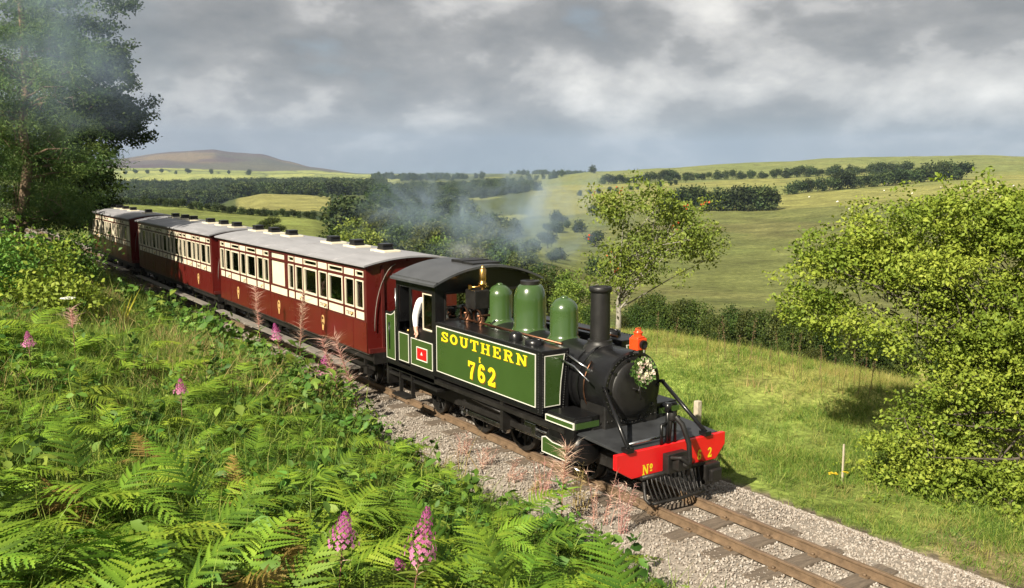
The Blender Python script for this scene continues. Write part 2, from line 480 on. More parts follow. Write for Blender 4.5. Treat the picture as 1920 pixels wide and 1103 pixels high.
def H1(x, y): return float(HT(np.array([x]), np.array([y]))[0])
def ground_hit(u, v, h=0.0, r0=2.0, r1=6000):
    """first point on the sight line where it comes down to h above the ground"""
    d = ray(u, v); d = d / math.hypot(d[0], d[1])
    t = np.exp(np.linspace(math.log(r0), math.log(r1), 5000))
    P = CAM + t[:, None] * d
    below = P[:, 2] - HT(P[:, 0], P[:, 1]) - h < 0
    i = int(np.argmax(below)) if below.any() else len(t) - 1
    return P[i]

def land_colour(x, y):
    zf, r, az = h_far(x, y)
    u = 960 + FPX / math.cos(0) * np.tan(np.clip(az, -1.2, 1.2)) / math.cos(PITCH)
    n1 = vnoise(x, y, 7, 11); n2 = vnoise(x, y, 2.2, 12); n3 = vnoise(x, y, 60, 13); n4 = vnoise(x, y, 22, 14)
    c = np.zeros((len(x), 3))
    def put(mask, col, soft=1.0):
        m = (np.clip(mask, 0, 1) * soft)[:, None]
        c[:] = c * (1 - m) + np.array(col) * m
    put(np.ones_like(r), (0.085, 0.115, 0.030))
    far = r > 45
    # the dry hay field beyond the line, greener near the railway
    near = (y > 1.2) & (r < 75)
    put(near * 1.0, (0.33, 0.30, 0.095))
    g = sstep(.45, .7, n1 * .6 + n2 * .4)
    put(near * g, (0.20, 0.235, 0.055), .7)
    put(near * sstep(8.5, 3.5, y + (n1 - .5) * 4) * 1.0, (0.15, 0.215, 0.042), .85)
    put((y > 1.2) * (y < 3.0) * sstep(.42, .6, n2) * (r < 60), (0.26, 0.20, 0.11), .85)
    # bank
    put(((y < -1.2) & (r < 80)) * 1.0, (0.062, 0.075, 0.026))
    put(((np.abs(y) < 1.75) & (r < 80)) * 1.0, (0.16, 0.13, 0.095))
    # right-hand slopes
    rt = sstep(930, 1020, u)
    put(rt * sstep(70, 100, r), (0.120, 0.135, 0.042))
    put(rt * sstep(70, 110, r) * sstep(.4, .7, n3), (0.132, 0.124, 0.048), .6)
    put(rt * sstep(70, 110, r) * sstep(.5, .75, n4), (0.100, 0.122, 0.036), .6)
    put(rt * sstep(360, 440, r + 80 * (n3 - .5)), (0.135, 0.145, 0.046))
    up = sstep(430, 436, r)
    put(rt * up, (0.205, 0.205, 0.062))
    put(rt * sstep(1220, 1300, u) * sstep(560, 572, r) * (n3 > .45), (0.17, 0.185, 0.055))
    put(rt * sstep(840, 850, r + 40 * np.sin(u / 90.)), (0.150, 0.172, 0.056))
    put(rt * sstep(920, 960, r) * sstep(.45, .6, n3), (0.175, 0.185, 0.062), .7)
    # valley bottom and wood floors
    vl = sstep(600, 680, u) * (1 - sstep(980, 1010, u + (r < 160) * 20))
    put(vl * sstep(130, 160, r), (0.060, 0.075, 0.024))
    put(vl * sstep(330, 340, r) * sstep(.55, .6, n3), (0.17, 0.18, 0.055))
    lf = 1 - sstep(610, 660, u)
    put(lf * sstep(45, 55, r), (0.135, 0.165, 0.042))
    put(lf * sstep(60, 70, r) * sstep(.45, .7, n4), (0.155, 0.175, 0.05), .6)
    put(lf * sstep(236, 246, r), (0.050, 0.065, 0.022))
    pale = sstep(435, 450, u) * (1 - sstep(628, 640, u)) * sstep(395, 402, r) * (1 - sstep(640, 660, r))
    put(pale, (0.205, 0.20, 0.065))
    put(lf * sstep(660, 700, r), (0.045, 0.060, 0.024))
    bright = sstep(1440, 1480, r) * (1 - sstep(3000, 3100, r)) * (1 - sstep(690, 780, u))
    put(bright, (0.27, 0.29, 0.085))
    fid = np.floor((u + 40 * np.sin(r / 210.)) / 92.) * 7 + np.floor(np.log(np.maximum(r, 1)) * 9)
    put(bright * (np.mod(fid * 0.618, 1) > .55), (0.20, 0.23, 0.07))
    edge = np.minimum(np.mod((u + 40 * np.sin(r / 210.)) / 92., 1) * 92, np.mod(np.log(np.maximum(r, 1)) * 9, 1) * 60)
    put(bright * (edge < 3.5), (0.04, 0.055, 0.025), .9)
    # heather moor
    moor = sstep(3100, 3300, r) * (1 - sstep(600, 690, u)) 
    put(moor, (0.080, 0.062, 0.054))
    nm = vnoise(x, y, 260, 21)
    put(moor * sstep(.45, .58, nm), (0.150, 0.110, 0.065))
    put(moor * sstep(.50, .60, vnoise(x, y, 140, 29)), (0.070, 0.045, 0.050), .8)
    put(moor * sstep(.55, .40, vnoise(x, y, 420, 23)) * (r < 4100), (0.075, 0.075, 0.05), .8)
    ridge = sstep(3100, 3300, r) * sstep(600, 690, u)
    put(ridge, (0.085, 0.105, 0.06))
    return c

def make_land():
    azf = np.linspace(AZ[1] if False else R(-36), R(36), 420)
    azo = np.linspace(R(36), R(324), 73)[1:-1]
    az = np.concatenate([azf, azo])
    rs = np.concatenate([np.linspace(0.6, 16, 70), np.exp(np.linspace(math.log(16.3), math.log(9000), 330))])
    A, RR = np.meshgrid(az, rs)
    X = CAM[0] + RR * (np.cos(A) * F_[0] + np.sin(A) * R_[0])
    Y = CAM[1] + RR * (np.cos(A) * F_[1] + np.sin(A) * R_[1])
    x, y = X.ravel(), Y.ravel()
    Z = HT(x, y)
    na, nr = len(az), len(rs)
    i, j = np.meshgrid(np.arange(nr - 1), np.arange(na), indexing='ij')
    j2 = (j + 1) % na
    Fq = np.stack([i * na + j, i * na + j2, (i + 1) * na + j2, (i + 1) * na + j], -1).reshape(-1, 4)[:, ::-1]
    V = np.stack([x, y, Z], -1)
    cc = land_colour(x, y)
    m, t, out = newmat('land')
    p = t.nodes.new('ShaderNodeBsdfPrincipled'); p.inputs['Roughness'].default_value = 0.95; p.inputs['Specular IOR Level'].default_value = 0.1
    a = t.nodes.new('ShaderNodeAttribute'); a.attribute_name = 'land'
    g = t.nodes.new('ShaderNodeNewGeometry')
    prev = a.outputs['Color']
    for sc, amt, st in ((0.9, .5, (1, 1, 1)), (7.0, .55, (1, 1, 1)), (0.06, .4, (1, 1, 1)), (0.35, .35, (1, .25, 1))):
        mp = t.nodes.new('ShaderNodeMapping'); mp.inputs['Scale'].default_value = st
        t.links.new(g.outputs['Position'], mp.inputs[0])
        n = t.nodes.new('ShaderNodeTexNoise'); n.inputs['Scale'].default_value = sc; n.inputs['Detail'].default_value = 7; n.inputs['Roughness'].default_value = .7
        t.links.new(mp.outputs[0], n.inputs['Vector'])
        mr = t.nodes.new('ShaderNodeMapRange'); mr.inputs['From Min'].default_value = .3; mr.inputs['From Max'].default_value = .7
        mr.inputs['To Min'].default_value = 1 - amt; mr.inputs['To Max'].default_value = 1 + amt
        t.links.new(n.outputs[0], mr.inputs[0])
        vm = t.nodes.new('ShaderNodeVectorMath'); vm.operation = 'SCALE'
        t.links.new(prev, vm.inputs[0]); t.links.new(mr.outputs[0], vm.inputs['Scale'])
        prev = vm.outputs[0]
    n2 = t.nodes.new('ShaderNodeTexNoise'); n2.inputs['Scale'].default_value = 9; n2.inputs['Detail'].default_value = 8
    t.links.new(g.outputs['Position'], n2.inputs['Vector'])
    b = t.nodes.new('ShaderNodeBump'); b.inputs['Strength'].default_value = .6; b.inputs['Distance'].default_value = .08
    t.links.new(n2.outputs[0], b.inputs['Height']); t.links.new(b.outputs[0], p.inputs['Normal'])
    t.links.new(prev, p.inputs['Base Color']); t.links.new(p.outputs[0], out.inputs[0])
    # three sheets of one surface: the ground by the line, the valley sides, the far moor
    fr = RR.ravel()[Fq[:, 0]]
    for nm, lo, hi in (('ground', 0, 40), ('hillside', 40, 1500), ('moor', 1500, 9e9)):
        sel = Fq[(fr >= lo) & (fr < hi)]
        ids, inv = np.unique(sel, return_inverse=True)
        me = npmesh(nm, V[ids], inv.reshape(-1, 4), [m], smooth=True)
        at_ = me.color_attributes.new('land', 'FLOAT_COLOR', 'POINT')
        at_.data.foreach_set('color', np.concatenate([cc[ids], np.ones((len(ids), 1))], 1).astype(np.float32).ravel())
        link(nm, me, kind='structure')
make_land()
# sea and low coast far off at the valley mouth
# ------------------------------------------------------------------ railway: ballast, track
def make_ballast():
    xs = np.arange(-72, 16.01, 0.25); ys = np.array([-1.75, -1.5, -1.3, -1.05, -.8, -.55, -.3, 0, .3, .55, .8, 1.05, 1.3, 1.5, 1.75])
    zs = np.array([-.36, -.26, -.18, -.14, -.13, -.13, -.14, -.145, -.14, -.13, -.13, -.14, -.18, -.26, -.36])
    X, Yg = np.meshgrid(xs, ys, indexing='ij'); Z = np.broadcast_to(zs, X.shape) + .02 * (vnoise(X, Yg, .5, 31) - .5)
    Yg = Yg + .10 * (vnoise(X, Yg, .9, 33) - .5) * (np.abs(Yg) > 1.2)
    n, k = X.shape
    i, j = np.meshgrid(np.arange(n - 1), np.arange(k - 1), indexing='ij')
    F = np.stack([i * k + j, (i + 1) * k + j, (i + 1) * k + j + 1, i * k + j + 1], -1).reshape(-1, 4)
    m = mat('ballast_fines', (0.235, 0.205, 0.17), .95, var=.45, vscale=14, bump=.8, bscale=45)
    link('trackbed', npmesh('trackbed', np.stack([X, Yg, Z], -1).reshape(-1, 3), F, [m], smooth=True), kind='structure')
make_ballast()

def scatter(name, P, rot, scl, pick, protos, kind='stuff'):
    me = bpy.data.meshes.new(name)
    me.vertices.add(len(P)); me.vertices.foreach_set('co', np.asarray(P, np.float32).ravel())
    for nm, ty, key, d in (('rot', 'FLOAT_VECTOR', 'vector', rot), ('scl', 'FLOAT', 'value', scl), ('pick', 'INT', 'value', pick)):
        a = me.attributes.new(nm, ty, 'POINT')
        a.data.foreach_set(key, np.asarray(d, np.int32 if ty == 'INT' else np.float32).ravel())
    o = link(name, me, kind=kind)
    g = bpy.data.node_groups.new(name, 'GeometryNodeTree')
    g.interface.new_socket('Geometry', in_out='INPUT', socket_type='NodeSocketGeometry')
    g.interface.new_socket('Geometry', in_out='OUTPUT', socket_type='NodeSocketGeometry')
    gi, go = g.nodes.new('NodeGroupInput'), g.nodes.new('NodeGroupOutput')
    ip = g.nodes.new('GeometryNodeInstanceOnPoints'); jn = g.nodes.new('GeometryNodeJoinGeometry')
    for p in reversed(protos):
        oi = g.nodes.new('GeometryNodeObjectInfo'); oi.inputs['Object'].default_value = p; oi.inputs['As Instance'].default_value = True
        g.links.new(oi.outputs['Geometry'], jn.inputs[0])
    def attr(nm, ty):
        n = g.nodes.new('GeometryNodeInputNamedAttribute'); n.data_type = ty; n.inputs['Name'].default_value = nm; return n.outputs['Attribute']
    g.links.new(gi.outputs[0], ip.inputs['Points']); g.links.new(jn.outputs[0], ip.inputs['Instance'])
    ip.inputs['Pick Instance'].default_value = True
    g.links.new(attr('pick', 'INT'), ip.inputs['Instance Index'])
    g.links.new(attr('rot', 'FLOAT_VECTOR'), ip.inputs['Rotation'])
    g.links.new(attr('scl', 'FLOAT'), ip.inputs['Scale'])
    g.links.new(ip.outputs[0], go.inputs[0])
    md = o.modifiers.new('scatter', 'NODES'); md.node_group = g
    return o

def make_stones():
    m, t, out = newmat('ballast_stone')
    p = t.nodes.new('ShaderNodeBsdfPrincipled'); p.inputs['Roughness'].default_value = .85
    oi = t.nodes.new('ShaderNodeObjectInfo'); cr = t.nodes.new('ShaderNodeValToRGB')
    el = cr.color_ramp.elements
    for q, c in ((.25, (.245, .21, .172)), (.5, (.31, .272, .232)), (.75, (.375, .34, .30)), (.92, (.20, .162, .125))): e = el.new(q); e.color = (*c, 1)
    el[0].color = (.13, .10, .08, 1); el[-1].color = (.43, .415, .39, 1)
    t.links.new(oi.outputs['Random'], cr.inputs[0]); t.links.new(cr.outputs[0], p.inputs['Base Color']); t.links.new(p.outputs[0], out.inputs[0])
    protos = []
    for k in range(5):
        bm = bmesh.new(); bmesh.ops.create_icosphere(bm, subdivisions=1, radius=1)
        sx, sy, sz = random.uniform(.8, 1.2), random.uniform(.6, 1), random.uniform(.45, .7)
        for v in bm.verts:
            f = random.uniform(.72, 1.15); v.co = Vector((v.co.x * sx * f, v.co.y * sy * f, v.co.z * sz * f)) * .5
        me = bpy.data.meshes.new('stone'); bm.to_mesh(me); bm.free(); me.materials.append(m)
        o = link('ballast_stone', me, kind='stuff'); o.location = (.3 + k * .07, -1.2 + .03 * k, -.135); o.scale = (.05,) * 3
        protos.append(o)
    n = 75000
    x = 9 - np.exp(rng.uniform(math.log(2.0), math.log(48), n)) * 1.0
    y = rng.uniform(-1.62, 1.60, n)
    far_sh = rng.random(n) < .12
    y = np.where(far_sh, rng.normal(1.45, .12, n), y)
    z = np.interp(np.abs(y), [0, .55, .8, 1.05, 1.3, 1.5, 1.75], [-.145, -.13, -.13, -.14, -.18, -.26, -.36]) + .012
    s = rng.uniform(.018, .042, n) * np.where(x < -14, 1.7, 1)
    d = np.minimum(np.abs(y - .305), np.abs(y + .305))
    keep = d > .045
    scatter('ballast', np.stack([x, y, z], -1)[keep], rng.uniform(-3.1, 3.1, (n, 3))[keep], s[keep], rng.integers(0, 5, n)[keep], protos)
make_stones()

track = empty('railway_track', (0, 0, -.14), 'single narrow gauge railway track with rusty rails on wooden sleepers running under the train', 'railway track')
rail0 = None
for s in (-1, 1):
    b = MB()
    prof = [(-.045, -.105), (.045, -.105), (.045, -.095), (.008, -.082), (.008, -.032), (.024, -.022), (.024, -.004), (.018, 0), (-.018, 0), (-.024, -.004), (-.024, -.022), (-.008, -.032), (-.008, -.082), (-.045, -.095)]
    b.prism([(y + s * .305, z) for y, z in prof], 'x', -70, 15)
    ob = b.build('rail', [M['rust'], M['railtop']], track)
    for f in ob.data.polygons:
        if f.normal.z > .5 and f.center.z > -.01: f.material_index = 1
sl0 = MB().box(-.115, .115, -.68, .68, -.20, -.104).build('sleeper', M['sleeper'], None, .012)
clip0 = MB()
for s in (-1, 1):
    for q in (-1, 1):
        clip0.cur = 0
        clip0.box(-.05, .05, s * .305 + q * .028, s * .305 + q * .085, -.104, -.088)
        clip0.tube([(0, s * .305 + q * .062, -.09), (0, s * .305 + q * .062, -.065)], .018, 6)
cl_me = clip0.build('rail_clip', M['rust'], None, kind='stuff')
for i in range(108):
    if i == 0: s_, c_ = sl0, cl_me
    else: s_, c_ = sl0.copy(), cl_me.copy(); COL.objects.link(s_); COL.objects.link(c_)
    s_.parent = track; c_.parent = s_
    s_.location = (5.6 - i * .62 + random.uniform(-.03, .03), random.uniform(-.04, .04), .14 + random.uniform(-.006, .002))
    s_.rotation_euler = (0, 0, random.uniform(-.03, .03)); c_.rotation_euler = (0, 0, 0); c_.location = (0, -s_.location.y, 0)
    if i > 30:   # too far to tell the clips apart
        bpy.data.objects.remove(c_)
# ------------------------------------------------------------------ lettering built from strokes
def arc2(cx, cy, rx, ry, a0, a1, n=10):
    return [(cx + rx * math.cos(R(a0 + (a1 - a0) * i / n)), cy + ry * math.sin(R(a0 + (a1 - a0) * i / n))) for i in range(n + 1)]
def glyph(ch, t=.2):
    """unit-height strokes: list of (polyline, thickness); slab serifs are short thin strokes"""
    h = t / 2; sv = t * .6; q = sv / 2
    def serif(x, y, w=.2): return ([(x - w, y), (x + w, y)], sv)
    G = {
        'S': (.62, [([(.56, .70)] + arc2(.31, .73, .22, .18, 10, 180, 8)[0:] + arc2(.31, .27, .24, .18, 90, -170, 12)[0:], t * .9), ([(.58, .62), (.58, .98)], sv), ([(.05, .02), (.05, .38)], sv)]),
        'O': (.74, [(arc2(.37, .5, .27, .40, 0, 360, 24), t)]),
        'U': (.78, [([(.17, 1 - q), (.17, .35)] + arc2(.39, .36, .22, .27, 180, 360, 10) + [(.61, .35), (.61, 1 - q)], t * .95), serif(.17, 1 - q, .17), serif(.61, 1 - q, .17)]),
        'T': (.72, [([(.36, q), (.36, 1 - h)], t), ([(.02, 1 - q), (.70, 1 - q)], sv * 1.2), ([(.05, 1), (.05, .70)], sv), ([(.67, 1), (.67, .70)], sv), serif(.36, q, .2)]),
        'H': (.82, [([(.18, q), (.18, 1 - q)], t), ([(.64, q), (.64, 1 - q)], t), ([(.18, .5), (.64, .5)], sv)] + [serif(x, y, .17) for x in (.18, .64) for y in (q, 1 - q)]),
        'E': (.70, [([(.18, 0), (.18, 1)], t), ([(.02, 1 - q), (.62, 1 - q)], sv), ([(.02, q), (.64, q)], sv), ([(.18, .5), (.45, .5)], sv), ([(.6, 1), (.6, .70)], sv), ([(.62, 0), (.62, .32)], sv), ([(.45, .63), (.45, .37)], sv)]),
        'R': (.80, [([(.18, q), (.18, 1 - q)], t), ([(.18, 1 - q), (.42, 1 - q)] + arc2(.42, .74, .2, .20, 90, -90, 8) + [(.18, .54)], t * .8), ([(.42, .52), (.62, q + .02)], t), serif(.18, q, .17), ([(.02, 1 - q), (.3, 1 - q)], sv), ([(.5, q), (.80, q)], sv)]),
        'N': (.84, [([(.16, q), (.16, 1 - q)], t * .8), ([(.68, q), (.68, 1 - q)], t * .8), ([(.16, 1 - q), (.68, q)], t), serif(.16, q, .16), ([(.0, 1 - q), (.24, 1 - q)], sv), serif(.68, 1 - q, .16)]),
        'I': (.44, [([(.22, q), (.22, 1 - q)], t), serif(.22, q, .2), serif(.22, 1 - q, .2)]),
        'D': (.78, [([(.18, q), (.18, 1 - q)], t), ([(.02, 1 - q), (.36, 1 - q)] + arc2(.36, .5, .28, .44, 90, -90, 12) + [(.02, q)], t * .8)]),
        '7': (.60, [([(.03, 1 - h), (.52, 1 - h), (.36, .6), (.27, .3), (.24, 0)], t), ([(.06, 1), (.06, .68)], t * .7)]),
        '6': (.62, [(arc2(.31, .30, .20, .22, 0, 360, 18), t * .95), ([(.50, .74)] + arc2(.33, .70, .19, .22, 40, 130, 6) + [(.12, .62), (.11, .32)], t * .95)]),
        '2': (.62, [(arc2(.31, .72, .20, .20, 175, -30, 10) + [(.42, .50), (.10, .12), (.09, h)], t), ([(.04, h), (.57, h)], t), ([(.55, 0), (.55, .28)], t * .6)]),
        'o': (.4, [(arc2(.2, .72, .13, .18, 0, 360, 16), t * .8), ([(.05, .3), (.35, .3)], t * .7)]),
    }
    return G[ch]
def lettering(text, pos, h, right, up, nrm, m, name, parent, width=None, t=.2, stretch=1.0, shade=None):
    """flat letters standing 2 mm proud of the surface; pos = lower left of the text"""
    right, up, nrm, pos = (np.array(q, float) for q in (right, up, nrm, pos))
    adv = [glyph(c, t)[0] for c in text]
    gap = .12
    if width: gap = (width / h / stretch - sum(adv)) / max(1, len(text) - 1)
    b = MB(); x = 0
    for c, w in zip(text, adv):
        for k, (pl, th) in enumerate(glyph(c, t)[1]):
            P = np.array(pl, float); n = len(P); cl = np.allclose(P[0], P[-1])
            L_, R2 = [], []
            for i in range(n):
                a = P[i - 1] if i > 0 else (P[-2] if cl else P[0]); d = P[i + 1] if i < n - 1 else (P[1] if cl else P[-1])
                e = d - a; e = e / (np.linalg.norm(e) + 1e-9); nn = np.array([-e[1], e[0]])
                L_.append(P[i] + nn * th / 2); R2.append(P[i] - nn * th / 2)
            V = [pos + right * ((p[0] * stretch + x) * h) + up * (p[1] * h) + nrm * (.002 + .0006 * k) for p in L_ + R2]
            b.cur = 0
            b.add(V, [(i, i + 1, n + i + 1, n + i) for i in range(n - 1)])
            if shade:
                b.cur = 1
                V2 = [p + right * .012 * (h / .15) - up * .010 * (h / .15) - nrm * (.001 + .0006 * k) - nrm * .0004 for p in V]
                b.add(V2, [(i, i + 1, n + i + 1, n + i) for i in range(n - 1)])
        x += w * stretch + gap * stretch
    o = b.build(name, [m] + ([shade] if shade else []), parent)
    return o

# ------------------------------------------------------------------ the locomotive (front beam at x = 0, rails at z = 0)
loco = empty('steam_locomotive', (-3, 0, 0), 'small green and black steam tank locomotive with red front beam hauling the train', 'locomotive')
MG = mat('lining_dark', (0.10, 0.05, 0.01), .5)
def lo(name, b, m, par=loco, bevel=0, **k): return b.build(name, m, par, bevel, **k)

beam = lo('buffer_beam', MB().prism([(-.89, .69), (.89, .69), (.89, .54), (.735, .37), (-.65, .37), (-.89, .51)], 'x', -.06, 0), M['red'], bevel=.006, label='red front beam with yellow number')
lettering('No', (0, -.49, .385), .125, (0, 1, 0), (0, 0, 1), (1, 0, 0), M['yellow'], 'lettering', beam, stretch=.95)
lettering('762', (0, .235, .41), .125, (0, 1, 0), (0, 0, 1), (1, 0, 0), M['yellow'], 'lettering', beam, width=.42, stretch=.9)
b = MB().prism([(-.05, .68), (-.05, .702), (-.95, .76), (-1.02, .76), (-1.02, .72)], 'y', -.80, .80); lo('front_footplate', b, M['deck'], bevel=.003)
b = MB()
for s in (-1, 1): b.box(-6.0, -.06, s * .40, s * .46, .30, .66)
b.box(-6.0, -5.94, -.85, .85, .38, .70); b.box(-5.9, -1.0, -.88, .88, .70, .76)
lo('frame', b, M['iron'])
# cow catcher: bent bars sweeping down to a bottom bar
cc = MB().tube([(.02, -.52, .36), (.02, .50, .36)], .03, 8)
bar_top = lo('pilot', cc, M['iron'])
for k in range(13):
    y = -.44 + k * .069
    f = 1 - abs(y) / 1.0
    b = MB().tube([(.02, y, .37), (.05, y, .27), (.08 + .06 * f, y * .96, .13), (.10 + .08 * f, y * .93, .07)], .0105, 6)
    lo('bar', b, M['iron'], bar_top)
b = MB()
b.tube([(.10 + .08 * (1 - abs(y)), y * .93, .07) for y in np.linspace(-.48, .42, 9)], .02, 6)
for y in (-.47, .41): b.tube([(.0, y, .36), (.04, y, .10), (.13, y, .065)], .022, 6)
lo('pilot_rail', b, M['iron'], bar_top)
b = MB().box(-.02, .09, .46, .73, .10, .36).box(.09, .15, .52, .70, .14, .30); lo('guard_box', b, M['iron'], bevel=.02)
# coupler pocket and chopper on the middle of the beam
b = MB().box(0, .10, -.17, .15, .36, .60); b.box(.08, .20, -.10, .10, .41, .55); b.tube([(.10, .0, .48), (.25, .01, .48)], .04, 8)
b.tube([(.10, -.13, .56), (.22, -.08, .58), (.27, .0, .5)], .026, 8)
lo('coupler', b, M['iron'], bevel=.01)
b = MB().tube([(-.05, -.04, .70), (-.03, -.03, .98), (.02, -.02, 1.04), (.11, .03, .95), (.18, .08, .72), (.19, .09, .52), (.15, .09, .33)], .032, 10)
b.lathe([(.05, -.04), (.06, 0), (.05, .05)], (.0, -.025, 1.03), 'z', 10); lo('brake_hose', b, M['blackmat'])
b = MB().tube([(-.04, -.06, .70), (-.04, -.06, 1.16)], .028, 8).tube([(-.04, -.06, 1.08), (-.04, -.06, 1.19)], .042, 8)
for y in (-.16, .06): b.tube([(-.04, y, .69), (-.04, y, .93), (-.04, -.06, .955)], .02, 6)
lo('vacuum_standpipe', b, M['black'])
b = MB().tube([(-.10, -.62, .755), (-.10, -.05, .765)], .02, 8); lo('uncoupling_bar', b, M['steel'])
for y0, y1, z0 in ((-.475, -.70, 1.28), (.475, .56, 1.26)):
    b = MB().tube([(-.72, y0, z0), (-.02, y1, .74)], .026, 8); b.lathe([(.04, 0), (.04, .03)], (-.72, y0, z0 - .02), 'z', 8); b.box(-.08, .03, y1 - .05, y1 + .05, .695, .75)
    lo('smokebox_stay', b, M['black'])
b = MB().tube([(-.02, .10, 1.0), (-.30, .14, .82), (-.5, .3, .76)], .02, 6); lo('pipe', b, M['black'])
# smokebox, boiler
CZ = 1.215
sb = lo('smokebox', MB().lathe([(.465, -1.26), (.465, -1.26), (.475, -1.24), (.475, -.76), (.475, -.76), (.45, -.74), (.45, -.74), (0, -.74)], (0, 0, CZ), 'x', 48), M['black'])
b = MB().lathe([(.405, 0), (.405, .02), (.405, .02), (.36, .03), (.36, .03), (.35, .045), (.26, .065), (.14, .08), (0, .085)], (-.745, 0, CZ), 'x', 40); door = lo('smokebox_door', b, M['blackmat'])
b = MB().tube([(-.655, 0, CZ), (-.60, 0, CZ)], .022, 8).tube([(-.605, -.015, CZ + .11), (-.605, .015, CZ - .12)], .010, 6).tube([(-.625, -.10, CZ + .04), (-.625, .11, CZ - .04)], .010, 6)
lo('door_handle', b, M['iron'], door)
for k in range(10):
    q = 2 * math.pi * k / 10
    lo('door_clamp', MB().box(-.735, -.700, math.cos(q) * .40 - .016, math.cos(q) * .40 + .016, CZ + math.sin(q) * .40 - .016, CZ + math.sin(q) * .40 + .016), M['black'], door)
b = MB()
for k in range(44):
    q = 2 * math.pi * k / 44
    b.lathe([(.010, 0), (.007, .009), (0, .011)], (-.742, math.cos(q) * .432, CZ + math.sin(q) * .432), 'x', 6)
lo('rivets', b, M['blackmat'], sb, kind='stuff')
b = MB().box(-1.25, -.752, -.44, .44, .60, 1.06).box(-1.28, -1.24, -.62, .62, .46, .86).box(-1.44, -.80, -.60, .60, .70, .80); lo('saddle', b, M['blackmat'], bevel=.02)
b = MB()
for k in range(12): b.lathe([(.011, 0), (.008, .010), (0, .012)], (-.748, -.40 + k * .072, .84), 'x', 6)
lo('saddle_rivets', b, M['iron'], kind='stuff')
boiler = lo('boiler', MB().lathe([(.455, 0), (.455, 3.02)], (-4.3, 0, CZ), 'x', 40), M['black'])
b = MB().lathe([(.468, 0), (.468, .05)], (-1.46, 0, CZ), 'x', 40).lathe([(.488, 0), (.488, .03)], (-1.28, 0, CZ), 'x', 40); lo('boiler_band', b, M['black'], boiler)
b = MB().tube([(-1.12, y, z) for y, z in [(-.488 * math.sin(R(q)), CZ + .488 * math.cos(R(q))) for q in range(48, 150, 8)]], .010, 6); lo('pipe', b, M['copper'])
# chimney
b = MB().lathe([(.24, -.07), (.19, .01), (.16, .035), (.16, .07), (.16, .07), (.132, .08), (.132, .08), (.127, .70), (.127, .70), (.146, .705), (.150, .735), (.146, .765), (.142, .77), (.108, .77), (.105, .55), (0, .5)], (-1.40, 0, CZ + .455), 'z', 36)
lo('chimney', b, M['blackmat'])
b = MB()
for k in range(14):
    a = 2 * math.pi * k / 14; b.lathe([(.014, 0), (.01, .012), (0, .014)], (-1.40 + .185 * math.cos(a), .185 * math.sin(a), CZ + .47), 'z', 6)
# domes
def dome(x, r, ztop, zb, flat=0):
    b = MB(); hh = ztop - zb
    prof = [(r + .10, -.08), (r + .055, .02), (r + .018, .06), (r, .10)]
    if flat:
        prof += [(r, hh - .30)] + [(flat + (r - flat) * math.cos(R(a)), hh - .30 + .25 * math.sin(R(a))) for a in range(10, 91, 10)]
        b.lathe(prof, (x, 0, zb), 'z', 36)
        d = lo('steam_dome', b, M['domegreen'])
        c = MB().lathe([(flat + .01, hh - .06), (flat + .01, hh), (flat + .01, hh), (flat - .06, hh + .005), (flat - .07, hh - .015), (0, hh - .015)], (x, 0, zb), 'z', 28); lo('dome_cap', c, M['iron'], d)
    else:
        prof += [(r, hh - r * .92)] + [(r * math.cos(R(a)), hh - r * .92 + r * .92 * math.sin(R(a))) for a in range(8, 91, 8)] + [(0, hh)]
        b.lathe(prof, (x, 0, zb), 'z', 36)
        d = lo('sand_dome', b, M['domegreen'])
        c = MB().lathe([(.05, 0), (.05, .015), (.02, .025), (0, .025)], (x, 0, ztop - .006), 'z', 14); lo('filler_cap', c, M['domegreen'], d)
    return d
dome(-3.80, .192, 2.23, 1.62); dome(-3.0, .237, 2.36, 1.60, flat=.13); dome(-2.18, .196, 2.21, 1.60)
